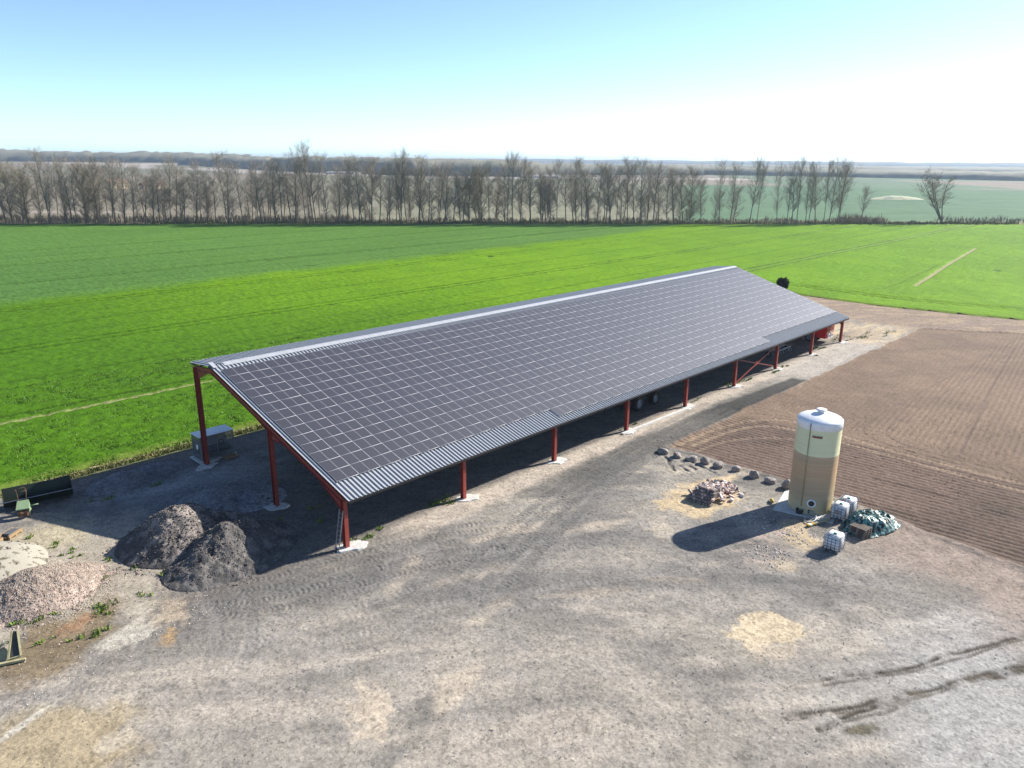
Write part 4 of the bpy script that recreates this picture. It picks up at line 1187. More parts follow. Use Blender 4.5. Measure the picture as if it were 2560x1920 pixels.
# ------------------------------------------------------------------ storage tank
tank = thing('tank', 'tall cream fibreglass tank with white dome, standing beside the seeded field', 'tank', (27.9, -19.55, 0.0))
def tank_mat():
    m, n, b, out = new_mat('fibreglass_shell')
    tc = N(n, 'ShaderNodeTexCoord'); sp = N(n, 'ShaderNodeSeparateXYZ'); n.links.new(tc.outputs['Object'], sp.inputs[0])
    mp = N(n, 'ShaderNodeMapping'); mp.inputs['Scale'].default_value = (0.25, 0.25, 5.0); n.links.new(tc.outputs['Object'], mp.inputs[0])
    nz = N(n, 'ShaderNodeTexNoise'); nz.inputs['Scale'].default_value = 1.6; nz.inputs['Detail'].default_value = 5; n.links.new(mp.outputs[0], nz.inputs['Vector'])
    up_ = N(n, 'ShaderNodeMix', data_type='RGBA'); up_.inputs[6].default_value = (0.76, 0.74, 0.45, 1); up_.inputs[7].default_value = (0.62, 0.61, 0.37, 1)
    n.links.new(nz.outputs[0], up_.inputs[0])
    rp = N(n, 'ShaderNodeValToRGB')
    e = rp.color_ramp.elements
    e[0].position = 0.0; e[0].color = (0.40, 0.36, 0.20, 1); e[1].position = 1.0; e[1].color = (0.46, 0.335, 0.20, 1)
    k = e.new(0.35); k.color = (0.34, 0.25, 0.145, 1)
    k = e.new(0.75); k.color = (0.48, 0.31, 0.17, 1)
    mr = N(n, 'ShaderNodeMapRange'); mr.inputs[2].default_value = 4.5; n.links.new(sp.outputs[2], mr.inputs[0]); n.links.new(mr.outputs[0], rp.inputs[0])
    lo_ = N(n, 'ShaderNodeMix', data_type='RGBA', blend_type='MULTIPLY'); lo_.inputs[0].default_value = 1.0
    m3_ = N(n, 'ShaderNodeMapRange'); m3_.inputs[3].default_value = 0.8; m3_.inputs[4].default_value = 1.2; n.links.new(nz.outputs[0], m3_.inputs[0])
    n.links.new(rp.outputs[0], lo_.inputs[6]); n.links.new(m3_.outputs[0], lo_.inputs[7])
    gt = N(n, 'ShaderNodeMath', operation='GREATER_THAN'); gt.inputs[1].default_value = 4.55; n.links.new(sp.outputs[2], gt.inputs[0])
    mx = N(n, 'ShaderNodeMix', data_type='RGBA'); n.links.new(gt.outputs[0], mx.inputs[0]); n.links.new(lo_.outputs[2], mx.inputs[6]); n.links.new(up_.outputs[2], mx.inputs[7])
    n.links.new(mx.outputs[2], b.inputs['Base Color'])
    b.inputs['Roughness'].default_value = 0.38
    bp = N(n, 'ShaderNodeBump'); bp.inputs['Distance'].default_value = 0.012; n.links.new(nz.outputs[0], bp.inputs['Height']); n.links.new(bp.outputs[0], b.inputs['Normal'])
    return m
M['tank'] = tank_mat()
TR = 1.55
MB().lathe([(TR + 0.02, 0.02), (TR + 0.02, 0.10), (TR, 0.14), (TR, 6.5)], 64).build('shell', M['tank'], tank)
MB().lathe([(TR, 6.49), (TR + 0.018, 6.50), (TR + 0.018, 6.98), (TR + 0.005, 7.05), (TR - 0.05, 7.11), (TR * 0.85, 7.22), (TR * 0.6, 7.37), (TR * 0.3, 7.46), (0.01, 7.48)], 64).build('dome', M['white'], tank)
MB().lathe([(0.20, 7.4), (0.24, 7.58), (0.36, 7.62), (0.36, 7.72), (0.30, 7.75), (0.01, 7.75)], 28).build('lid', M['palesack'] if False else M['white'], tank)
MB().box(-2.1, 2.1, -2.0, 2.2, -0.2, 0.06).build('base_slab', M['concrete'], tank, rot=(0, 0, R(12)))
def on_shell(deg, z, off=0.0):
    a = R(deg); return (math.cos(a) * (TR + off), math.sin(a) * (TR + off), z)
TA = -134.0      # direction from the tank to the camera side
gd = TA - 47
MB().tube([on_shell(gd, 0.6, 0.05), on_shell(gd, 6.95, 0.05)], 0.028, 8).build('level_gauge', M['oldyellow'], tank)
for k in range(24):
    MB().lathe([(0.036, -0.02), (0.036, 0.02)], 8, mat=Matrix.Translation(on_shell(gd, 0.8 + k * 0.25, 0.05))).build('gauge_mark', M['yellow'], tank)
MB().tube([on_shell(gd, 6.45, 0.04), on_shell(gd, 6.98, 0.03), on_shell(gd, 7.08, -0.08)], 0.03, 6).build('gauge_cap', M['dark'], tank)
# name plate: red lower bar, worn pale lettering too small to read
def plate(d0, d1, z0, z1, off, name, mat, parent):
    m = MB(); n = 8; vs = []
    for k in range(n + 1):
        d = d0 + (d1 - d0) * k / n
        vs += [on_shell(d, z0, off), on_shell(d, z1, off)]
    m.add(vs, [(2 * k, 2 * k + 2, 2 * k + 3, 2 * k + 1) for k in range(n)])
    return m.build(name, mat, parent)
M['plate'] = pmat('name_plate', (0.36, 0.07, 0.045), (0.30, 0.06, 0.04), 6, 0.5)
pl = plate(TA - 40, TA - 15, 5.98, 6.17, 0.012, 'name_plate', M['plate'], tank)
plate(TA - 39, TA - 16, 6.10, 6.16, 0.018, 'plate_lettering', M['galv'], pl)
# manhole at the foot, with white ring
mw = Matrix.Translation(on_shell(TA - 22, 0.95, 0.03)) @ Matrix.Rotation(R(TA - 22), 4, 'Z') @ Matrix.Rotation(R(90), 4, 'Y')
MB().lathe([(0.24, -0.06), (0.30, -0.05), (0.31, 0.03), (0.25, 0.06), (0.22, 0.03), (0.22, -0.02)], 24, mat=mw).build('manhole_ring', M['white'], tank)
mh = MB(); mh.lathe([(0.23, 0.0), (0.2, 0.02), (0.01, 0.03)], 20, mat=mw); mh.build('manhole_cover', M['dark'], tank)
MB().tube([on_shell(TA - 26, 0.35, 0), on_shell(TA - 26, 0.35, 0.35)], 0.07, 10).build('outlet_valve', M['dark'], tank)
MB().lathe([(0.24, 0.0), (0.27, 0.30), (0.24, 0.30), (0.22, 0.02)], 18, mat=Matrix.Translation((-1.72, 0.05, 0.08))).build('bucket', M['dark'], tank)
hp = [on_shell(TA - 26, 0.40, 0.3)]
hx, hy = -1.4, -0.9
loop = [(-1.35, -0.95, 0.22), (-1.75, -0.85, 0.10), (-2.3, -0.72, 0.10), (-2.75, -0.75, 0.10), (-2.9, -1.05, 0.10), (-2.6, -1.3, 0.10), (-2.1, -1.32, 0.10), (-1.7, -1.2, 0.13), (-1.45, -1.05, 0.20)]
tag(MB().tube([tuple(np.array(p)) for p in [hp[0]] + loop], 0.045, 8).build('hose', M['hose'], None, loc=(27.9, -19.55, 0.02)), 'pale grey hose looped in the tank shadow', 'hose')
# yellow roller-tipped bags beside the tank
def tool(name, loc, rz, L, lab):
    o = thing(name, lab, 'strap', loc, rz)
    MB().box(-L / 2, L * 0.15, -0.13, 0.13, 0.02, 0.13).build('yellow_case', M['yellow'], o)
    MB().box(-L * 0.35, -L * 0.15, -0.135, 0.135, 0.018, 0.136).build('white_band', M['white'], o)
    m = MB(); m.add([(L * .15, -.12, .03), (L * 1.6, -.2, .03), (L * 1.9, -.05, .03), (L * 1.6, .16, .03), (L * .15, .12, .03), (L * .15, -.1, .12), (L * 1.5, -.12, .16), (L * 1.5, .1, .14), (L * .15, .1, .12)], [(0, 1, 6, 5), (1, 2, 6), (2, 7, 6), (2, 3, 7), (3, 4, 8, 7), (5, 6, 7, 8), (0, 5, 8, 4)])
    m.build('pale_sleeve', M['palesack'], o)
    return o
tool('ratchet_strap', (25.0, -21.0, 0.05), R(-18), 1.0, 'yellow and white strap roll with pale sleeve at the tank foot')
o = thing('float_buoy', 'small yellow canister lying left of the tank slab', 'canister', (26.55, -17.2, 0.05), R(40))
MB().tube([(-0.3, 0, 0.1), (-0.2, 0, 0.14), (0.15, 0, 0.14), (0.3, 0, 0.1)], [0.06, 0.13, 0.13, 0.05], 10).build('body', M['yellow'], o)
MB().tube([(0.3, 0, 0.1), (0.42, 0, 0.1)], 0.05, 8).build('cap', M['white'], o)

# ------------------------------------------------------------------ white liquid containers in steel cages
M['cage'] = pmat('cage_tube', (0.22, 0.25, 0.32), (0.16, 0.18, 0.24), 6, 0.5, metal=0.4)
def ibc(loc, rz, label, open_front):
    o = thing('container', label, 'container', loc, rz, 'white caged liquid containers')
    A, Bq, H0, H1 = 1.2, 1.0, 0.15, 1.13
    pl = MB()
    for x in (-0.54, 0, 0.54):
        for y in (-0.42, 0, 0.42):
            pl.box(x - .06, x + .06, y - .06, y + .06, 0, 0.09)
    for y in (-0.42, 0, 0.42):
        pl.box(-0.6, 0.6, y - .06, y + .06, 0.09, 0.125)
    pl.build('pallet', M['galv'], o)
    bm = bmesh.new(); bmesh.ops.create_cube(bm, size=1.0)
    for v in bm.verts: v.co = Vector((v.co.x * 1.13, v.co.y * 0.93, v.co.z * 0.98 + 0.625))
    bmesh.ops.bevel(bm, geom=list(bm.edges), offset=0.07, segments=3, affect='EDGES')
    me = bpy.data.meshes.new('bottle'); bm.to_mesh(me); bm.free(); me.materials.append(M['white'])
    for p in me.polygons: p.use_smooth = True
    link('bottle', me, o)
    for y in (-0.26, 0, 0.26):
        MB().tube([(-0.5, y, 1.115), (0.5, y, 1.115)], 0.022, 6).build('top_rib', M['white'], o)
    cg = MB(); r = 0.017
    for z in (0.16, 0.36, 0.56, 0.76, 0.96, 1.15):
        cg.tube([(-.6, -.5, z), (.6, -.5, z), (.6, .5, z), (-.6, .5, z), (-.6, -.5, z)], r if z < 1.1 else .02, 5)
    for x in np.linspace(-.6, .6, 6):
        for y in (-.5, .5): cg.tube([(x, y, .13), (x, y, 1.15)], r, 5)
    for y in np.linspace(-.5, .5, 5)[1:-1]:
        for x in (-.6, .6): cg.tube([(x, y, .13), (x, y, 1.15)], r, 5)
    cg.tube([(-.6, -.17, 1.16), (.6, -.17, 1.16)], .02, 6); cg.tube([(-.6, .2, 1.16), (.6, .2, 1.16)], .02, 6)
    cg.build('cage', M['cage'], o)
    MB().lathe([(0.115, 1.10), (0.115, 1.19), (0.08, 1.205), (0.01, 1.205)], 16).build('cap', M['teal'], o)
    if open_front:
        MB().box(-0.605, -0.60, -0.26, 0.26, 0.52, 0.86).build('label_plate', M['galv'], o)
    v = MB().tube([(-0.56, 0, 0.22), (-0.68, 0, 0.2)], 0.05, 8); v.build('valve', M['dark'], o)
    return o
ibc((22.55, -23.45, 0.04), R(2), 'white caged container standing alone, nearest the camera', False)
ibc((27.45, -21.95, 0.04), R(3), 'white caged container at the tank foot, left one of the pair', True)
ibc((28.80, -21.98, 0.04), R(1), 'white caged container right behind its twin by the tank', False)

# ------------------------------------------------------------------ pallets under a camouflage tarpaulin
def pallet(loc, rz, label, mat='greywood', group=None, rx=0.0):
    o = thing('pallet', label, 'pallet', loc, rz, group)
    o.rotation_euler[0] = rx
    bd = MB().box(-0.6, 0.6, -0.05, 0.05, 0, 0.022).mesh('board', M[mat])
    for y in (-0.35, -0.175, 0, 0.175, 0.35): link('board', bd, o, loc=(0, y, 0.122))
    for y in (-0.35, 0, 0.35): link('board', bd, o, loc=(0, y, 0))
    bl = MB().box(-0.07, 0.07, -0.05, 0.05, 0.022, 0.1).mesh('block', M[mat])
    for x in (-0.53, 0, 0.53):
        for y in (-0.35, 0, 0.35): link('block', bl, o, loc=(x, y, 0))
        link('stringer', MB().box(-0.05, 0.05, -0.4, 0.4, 0.1, 0.122).mesh('stringer', M[mat]), o, loc=(x, 0, 0))
    return o
for k in range(5):
    pallet((25.75, -24.0, 0.03 + 0.146 * k), R(70 + 3 * k), ['lowest pallet of the stack under the camouflage tarpaulin', 'second pallet from below under the camouflage tarpaulin', 'middle pallet of the stack under the camouflage tarpaulin', 'second pallet from the top under the camouflage tarpaulin', 'topmost pallet of the stack under the camouflage tarpaulin'][k], group='stacked pallets under the tarpaulin')
def tarp_mat():
    m, n, b, out = new_mat('camouflage_tarpaulin')
    tc = N(n, 'ShaderNodeTexCoord')
    nz = N(n, 'ShaderNodeTexNoise'); nz.inputs['Scale'].default_value = 1.5; nz.inputs['Detail'].default_value = 3; nz.inputs['Distortion'].default_value = 1.2
    n.links.new(tc.outputs['Object'], nz.inputs['Vector'])
    rp = N(n, 'ShaderNodeValToRGB'); rp.color_ramp.interpolation = 'CONSTANT'
    e = rp.color_ramp.elements
    e[0].position = 0.0; e[0].color = (0.008, 0.016, 0.012, 1); e[1].position = 0.43; e[1].color = (0.035, 0.18, 0.155, 1)
    for p, c in ((0.475, (0.014, 0.10, 0.085, 1)), (0.50, (0.36, 0.40, 0.36, 1)), (0.525, (0.022, 0.14, 0.12, 1)), (0.57, (0.008, 0.016, 0.013, 1))):
        k = e.new(p); k.color = c
    n.links.new(nz.outputs[0], rp.inputs[0]); n.links.new(rp.outputs[0], b.inputs['Base Color'])
    b.inputs['Roughness'].default_value = 0.45
    return m
M['tarp'] = tarp_mat()
xs = np.linspace(-2.6, 2.6, 105); ys = np.linspace(-1.5, 1.5, 61)
X, Y = np.meshgrid(xs, ys, indexing='ij')
rr = np.sqrt((X / 2.6) ** 2 + (Y / 1.5) ** 2) + 0.3 * (fbm(X / 0.9, Y / 0.9, 501, 3) - 0.5)
ridge = 1 - np.abs(2 * fbm(X / 0.55, Y / 0.55, 503, 3) - 1)
Hh = (0.95 * sm(1.05, 0.5, rr) * (0.55 + 0.45 * sm(1.6, -1.9, X)) + 0.42 * (ridge - 0.6) * sm(1.1, 0.8, rr) + 0.12 * (fbm(X / 0.25, Y / 0.25, 504, 2) - .5))
Hh = np.maximum(Hh, 0.02)
idx = np.arange(X.size).reshape(X.shape)
q = np.stack([idx[:-1, :-1], idx[1:, :-1], idx[1:, 1:], idx[:-1, 1:]], -1).reshape(-1, 4)
q = q[rr.ravel()[q].max(1) < 1.04]
u, inv = np.unique(q, return_inverse=True)
V = np.stack([X, Y, Hh + 0.06], -1).reshape(-1, 3)[u]
tme = mesh_np('tarpaulin', V, inv.reshape(q.shape), M['tarp'], smooth=False)
to = link('tarpaulin', tme, loc=(27.9, -24.0, 0.0), rot=(0, 0, R(-14)))
sf = to.modifiers.new('thickness', 'SOLIDIFY'); sf.thickness = 0.012
tag(to, 'crumpled teal and black camouflage tarpaulin thrown over pallets', 'tarpaulin')

# ------------------------------------------------------------------ boulders marking the field edge
BO = [(29.55, -5.55, .62, .48, .34), (29.55, -7.05, .55, .36, .30), (29.75, -8.35, .60, .50, .32), (29.9, -9.6, .50, .38, .48), (30.0, -10.85, .58, .48, .34), (30.25, -12.3, .42, .36, .36), (30.1, -13.95, .46, .44, .46), (30.0, -15.45, .50, .44, .34), (29.9, -16.85, .48, .46, .50)]
ords = ['first', 'second', 'third', 'fourth', 'fifth', 'sixth', 'seventh', 'eighth', 'ninth']
desc = ['wide pale', 'low flat', 'rough broken', 'upright pointed', 'rounded pale', 'small', 'squarish block-like', 'low angular', 'tall']
for k, (x, y, a, b, c) in enumerate(BO):
    lab = f'{desc[k]} boulder, {ords[k]} in the line from the driveway towards the tank'
    me = rock_mesh('boulder', M['stone'], 600 + k, a, b, c)
    tag(link('boulder', me, loc=(x, y, c * 0.55), rot=(0, 0, rnd.uniform(0, 6))), lab, 'boulder', 'boulders along the field edge')

# ------------------------------------------------------------------ heap of bricks
bh_ = thing('brick_heap', 'heap of old bricks and pale stone blocks on a sand patch', 'brick heap', (24.6, -13.2, 0.0), R(4))
bms = [MB().box(-.20, .20, -.10, .10, -.085, .085).mesh('brick', M[k]) for k in ('brick', 'brick2', 'brick3')]
g = random.Random(12)
# stacked dark face on the left
for r in range(6):
    for k in range(8 - r // 2):
        y = -0.85 + k * 0.245 + (0.12 if r % 2 else 0) + g.uniform(-.02, .02)
        x = -2.0 + r * 0.17 + g.uniform(-.06, .06)
        link('brick', bms[2 if g.random() < .75 else 0], bh_, loc=(x, y, 0.10 + r * 0.175), rot=(g.gauss(0, .05), g.gauss(0, .06), g.gauss(0, .12)))
# loose slope behind
for k in range(230):
    f = g.random() ** 0.9; x = -1.2 + f * 3.6 + g.gauss(0, .2); y = g.gauss(0, 0.55) * (1 + 0.2 * f)
    z = max(0.06, 0.98 * (1 - f * 0.85) * (1 - abs(y) * 0.45) - g.uniform(0, .18))
    link('brick', bms[g.choice((0, 1, 1, 0, 2))], bh_, loc=(x, y, z), rot=(g.gauss(0, .5), g.gauss(0, .5), g.uniform(0, 3.1)))
core = rock_mesh('rubble_core', M['brick3'], 650, 2.0, 0.85, 0.5); link('rubble_core', core, bh_, loc=(0.2, 0, 0.1))
# ------------------------------------------------------------------ heaps of bulk material
def cone(X, Y, cx, cy, h, r, sx=1.0, sy=1.0, rot=0.0, pw=1.0):
    c, s = math.cos(rot), math.sin(rot)
    dx = ((X - cx) * c + (Y - cy) * s) / sx; dy = (-(X - cx) * s + (Y - cy) * c) / sy
    d = np.hypot(dx, dy) / r
    core = np.clip(1 - d / 0.86, 0, None) * 0.86 * 1.08
    skirt = 0.16 * np.clip(1 - d / 1.22, 0, None) ** 1.6
    return h * (np.maximum(core, 0) + skirt)

def h_dark1(X, Y):
    n = fbm(X / 0.9, Y / 0.9, 701, 4) - 0.5
    w = 0.5 * (fbm(X / 2.2, Y / 2.2, 705, 2) - .5)
    a = cone(X + w, Y + w, -7.35, 9.0, 2.75, 4.7, 0.98, 0.98, 0, 0.98)
    b = cone(X, Y, -6.2, 9.9, 2.05, 3.6, 1.0, 1.0)
    c = cone(X, Y, -5.0, 9.3, 1.35, 3.0, 1.1, 1.0)
    z = np.maximum(np.maximum(a, b), c)
    z = np.minimum(z, 2.45 + 0.3 * n)
    cr = np.abs(2 * fbm(X / 1.3 + 0.3 * Y, Y / 1.3, 707, 4) - 1)
    return z + (0.32 * n - 0.4 * (0.35 - cr).clip(0, 1) + 0.12 * (fbm(X / 0.22, Y / 0.22, 709, 2) - .5)) * sm(0, .8, z) - 0.06
def c_dark1(X, Y, Z):
    n = fbm(X / 0.6, Y / 0.6, 702, 4); t = sm(0.4, 0.62, n + 0.10 * (Z - 1.2) + 0.12 * sm(-7.6, -5.6, X))[..., None]
    return np.array((0.12, 0.109, 0.10)) * (1 - t) + np.array((0.30, 0.26, 0.23)) * t
tag(heap_mesh('soil_heap', M['heap_dark'], -7.0, 9.0, h_dark1, -12.5, -1.0, 3.5, 14.5, 0.09, c_dark1), 'tall dark heap of crumbly soil with a pale top beside the gable', 'heap')
def h_dark2(X, Y):
    n = fbm(X / 0.8, Y / 0.8, 711, 4) - 0.5
    a = cone(X, Y, -5.9, 5.0, 2.15, 4.6, 1.0, 0.95, 0.5, 0.95); b = cone(X, Y, -4.6, 5.3, 2.15, 3.9, 1.1, 1.0, 0)
    d = cone(X, Y, -7.9, 4.0, 1.25, 3.1)
    z = np.maximum(np.maximum(a, b), d)
    cr = np.abs(2 * fbm(X / 1.2, Y / 1.2 + 0.3 * X, 717, 4) - 1)
    return np.minimum(z, 2.2 + 0.2 * n) + (0.32 * n - 0.4 * (0.35 - cr).clip(0, 1) + 0.14 * (fbm(X / 0.2, Y / 0.2, 719, 2) - .5)) * sm(0, .6, z) - 0.06
def c_dark2(X, Y, Z):
    n = fbm(X / 0.5, Y / 0.5, 712, 4); t = sm(0.4, 0.65, n)[..., None]
    return np.array((0.10, 0.094, 0.09)) * (1 - t) + np.array((0.19, 0.174, 0.16)) * t
tag(heap_mesh('planings_heap', M['heap_dark'], -5.6, 5.0, h_dark2, -11, 0.2, 0.2, 10.0, 0.09, c_dark2), 'dark grey heap of road planings half in the roof shadow', 'heap')
def h_pink(X, Y):
    n = fbm(X / 0.7, Y / 0.7, 721, 3) - 0.5
    a = cone(X, Y, -16.0, 8.4, 2.5, 3.6, 1.1, 0.95, 0, 1.15); b = cone(X, Y, -14.2, 8.9, 1.15, 2.4, 1.0, 1.1)
    z = np.maximum(a, b); z = 2.0 * (1 - np.exp(-z / 1.7))
    return z + (0.10 * n + 0.10 * (fbm(X / 0.16, Y / 0.16, 729, 2) - .5)) * sm(0, .3, z) - 0.05 + 0.25 * (fbm(X / .6, Y / .6, 728, 3) - .5) * sm(.5, 0, z)
def c_pink(X, Y, Z):
    n = fbm(X / 0.22, Y / 0.22, 722, 3)[..., None]
    return np.array((0.29, 0.215, 0.175)) * (1 - n) + np.array((0.45, 0.36, 0.30)) * n
tag(heap_mesh('gravel_heap', M['heap_pink'], -15.5, 8.6, h_pink, -21, -10.5, 4, 13, 0.08, c_pink), 'rounded heap of pinkish pebbles at the left edge', 'heap')
def h_wh(X, Y):
    n = fbm(X / 0.9, Y / 0.9, 731, 3) - 0.5
    z = cone(X, Y, -17.6, 13.9, 2.3, 4.2, 1.0, 1.0, 0, 1.05); z = 1.8 * (1 - np.exp(-z / 1.5))
    return z + 0.08 * n * sm(0, .5, z) - 0.05
def c_wh(X, Y, Z):
    n = fbm(X / 0.8, Y / 0.8, 732, 3)[..., None]; d = sm(0.66, 0.72, fbm(X / 0.25, Y / 0.25, 733, 2))[..., None]
    c = np.array((0.42, 0.385, 0.31)) * (1 - n) + np.array((0.50, 0.46, 0.375)) * n
    return c * (1 - d) + np.array((0.16, 0.14, 0.10)) * d
tag(heap_mesh('sand_heap', M['heap_white'], -17.6, 13.9, h_wh, -23, -12.5, 9, 18.5, 0.1, c_wh), 'smooth heap of pale cream sand behind the pink pebbles', 'heap')
def h_sh(X, Y):
    n = fbm(X / 0.7, Y / 0.7, 741, 4) - 0.5
    z = np.maximum(cone(X, Y, -2.6, 13.2, 0.95, 3.6, 1.2, 0.9, 0.3), cone(X, Y, -0.6, 11.6, 0.6, 3.0, 1.1, 1.0))
    return z + 0.16 * n * sm(0, .4, z) - 0.05
def c_sh(X, Y, Z):
    n = fbm(X / 0.3, Y / 0.3, 742, 3)[..., None]
    return np.array((0.24, 0.235, 0.24)) * (1 - n) + np.array((0.38, 0.375, 0.385)) * n
tag(heap_mesh('gravel_heap', M['heap_pink'], -2.2, 12.8, h_sh, -8, 4.5, 7.5, 17.5, 0.1, c_sh), 'low spread of grey gravel in the shade behind the soil heap', 'heap')
def h_bk(X, Y):
    n = fbm(X / 0.8, Y / 0.8, 751, 4) - 0.5
    z = np.maximum(cone(X, Y, -6.3, 21.8, 0.85, 2.8, 1.3, 0.8, 0.2), cone(X, Y, -3.6, 22.3, 0.5, 2.4, 1.3, 0.9))
    return z + 0.2 * n * sm(0, .4, z) - 0.05
def c_bk(X, Y, Z):
    n = fbm(X / 0.3, Y / 0.3, 752, 3)[..., None]
    return np.array((0.19, 0.18, 0.175)) * (1 - n) + np.array((0.33, 0.315, 0.31)) * n
tag(heap_mesh('gravel_heap', M['heap_dark'], -5.2, 21.8, h_bk, -10.8, 0.5, 18.5, 25.2, 0.12, c_bk), 'low dark gravel mound in the shade near the green field', 'heap')

def clods(heap, fn, cx, cy, rx, ry, n, s0, s1, mat, seed, name):
    g = np.random.default_rng(seed)
    a = g.uniform(0, 6.283, n); r = np.sqrt(g.uniform(0, 1, n)) * g.uniform(.5, 1.15, n)
    x = cx + rx * r * np.cos(a); y = cy + ry * r * np.sin(a)
    z = np.maximum(fn(x, y), 0)
    s = s0 + (s1 - s0) * g.random(n) ** 4
    oc = np.array([(1, 0, 0), (-1, 0, 0), (0, 1, 0), (0, -1, 0), (0, 0, .75), (0, 0, -.75)], float)
    of = np.array([(0, 2, 4), (2, 1, 4), (1, 3, 4), (3, 0, 4), (2, 0, 5), (1, 2, 5), (3, 1, 5), (0, 3, 5)])
    v = oc[None] * (1 + g.uniform(-.4, .4, (n, 6, 3))) * s[:, None, None]
    ca, sa = np.cos(a)[:, None], np.sin(a)[:, None]
    V = np.stack([v[..., 0] * ca - v[..., 1] * sa + (x - heap.location.x)[:, None], v[..., 0] * sa + v[..., 1] * ca + (y - heap.location.y)[:, None], v[..., 2] + (z + s * .25)[:, None]], -1).reshape(-1, 3)
    F = (of[None] + (np.arange(n) * 6)[:, None, None]).reshape(-1, 3)
    o = link(name, mesh_np(name, V, F, mat), heap); o['kind'] = 'stuff'
HP = {o.name: o for o in COL.objects if 'heap' in o.name}
M['clod_dark'] = pmat('dark_clods', (0.12, 0.105, 0.095), (0.25, 0.215, 0.19), 1.2, .95)
M['peb_pink'] = pmat('pink_pebbles', (0.54, 0.455, 0.37), (0.34, 0.27, 0.215), 2.2, .9, lo=.4, hi=.6)
M['peb_grey'] = pmat('grey_pebbles', (0.42, 0.41, 0.42), (0.22, 0.215, 0.22), 2.2, .9)
clods(HP['soil_heap'], h_dark1, -7.0, 9.0, 4.6, 4.6, 5000, .02, .10, M['clod_dark'], 1, 'clods')
clods(HP['planings_heap'], h_dark2, -5.6, 5.0, 4.6, 4.2, 4500, .02, .08, M['clod_dark'], 2, 'clods')
clods(HP['gravel_heap'], h_pink, -15.5, 8.6, 4.6, 3.9, 20000, .02, .055, M['peb_pink'], 3, 'pebbles')
clods(HP['gravel_heap.001'], h_sh, -2.2, 12.8, 5.2, 4.2, 6000, .03, .08, M['peb_grey'], 4, 'pebbles')
clods(HP['gravel_heap.002'], h_bk, -5.2, 21.8, 4.6, 3.0, 4000, .03, .09, M['peb_grey'], 5, 'pebbles')
clods(HP['sand_heap'], h_wh, -17.6, 13.9, 4.2, 4.2, 250, .02, .12, M['clod_dark'], 6, 'clods')

# ------------------------------------------------------------------ caged box by the back post
cb = thing('cage_box', 'grey mesh cage with pale ribbed roof beside the back post', 'cage', (1.45, 22.05, 0.12), R(0))
W2, D2, H2 = 1.45, 0.78, 2.12
fr = MB()
for x in (-W2, W2):
    for y in (-D2, D2): fr.box(x - .04, x + .04, y - .04, y + .04, 0, H2)
for z in (0.06, H2 - .05):
    for y in (-D2, D2): fr.box(-W2 + .04, W2 - .04, y - .035, y + .035, z - .035, z + .035)
    for x in (-W2, W2): fr.box(x - .035, x + .035, -D2 + .04, D2 - .04, z - .035, z + .035)
fr.box(-0.04, 0.04, -D2 - .03, -D2 + .03, 0.1, H2 - .09)
fr.build('frame', M['galv'], cb)
rs = MB()
for k in range(10):
    x = -W2 - .1 + k * (2 * W2 + .2) / 10; w = (2 * W2 + .2) / 10
    rs = MB(); rs.box(x, x + w * 0.8, -D2 - .1, D2 + .1, H2, H2 + .03); rs.box(x + w * .8, x + w, -D2 - .1, D2 + .1, H2 + .002, H2 + .055)
    rs.build('roof_strip', M['white'], cb)
def wire(axis_, pos, name, parts):
    m = MB(); st = 0.11
    if axis_ == 'y':
        for x in np.arange(-W2 + .06, W2, st): m.box(x - .008, x + .008, pos - .008, pos + .008, .1, H2 - .09)
        for z in np.arange(.14, H2 - .1, st * 1.0): m.box(-W2 + .045, W2 - .045, pos - .0075, pos + .0075, z - .008, z + .008)
    else:
        for y in np.arange(-D2 + .06, D2, st): m.box(pos - .008, pos + .008, y - .008, y + .008, .1, H2 - .09)
        for z in np.arange(.14, H2 - .1, st): m.box(pos - .0075, pos + .0075, -D2 + .045, D2 - .045, z - .008, z + .008)
    return m.build(name, M['galv'], cb)
wire('y', -D2, 'mesh_panel', 0); wire('y', D2, 'mesh_panel', 0); wire('x', -W2, 'mesh_panel', 0); wire('x', W2, 'mesh_panel', 0)
MB().box(-W2 + .05, W2 - .05, D2 - .10, D2 - .05, 0.12, 1.45).build('back_sheet', M['sheet'], cb)
for z in (0.35, 0.62): MB().box(-W2 + .1, W2 - .1, -D2 + .1, D2 - .12, z, z + .05).build('shelf', M['slate'], cb)
t = [(0.45 + .22 * math.cos(a), -D2 + .2, 1.25 + .22 * math.sin(a)) for a in np.linspace(0, 6.283, 20)]
MB().tube(t, 0.05, 8, cap=False).build('cable_coil', M['dark'], cb)
MB().box(-W2 - .012, -W2 - .006, -0.25, 0.1, .9, 1.3).build('notice', M['white'], cb)
MB().box(0.0, 0.5, -D2 - .02, -D2 - .012, 1.65, 1.95).build('sign_plate', M['palesack'], cb)
slab = MB().box(-1.75, -0.2, -1.3, 1.0, -0.15, -0.02); slab.build('concrete_pad', M['concrete'], cb)
MB().box(-0.2, 1.6, -0.95, 1.0, -0.15, -0.03).build('concrete_pad', M['concrete'], cb)
pallet((2.2, 20.55, 0.05), R(6), 'wooden pallet lying flat in the shade beside the mesh cage', 'wood')

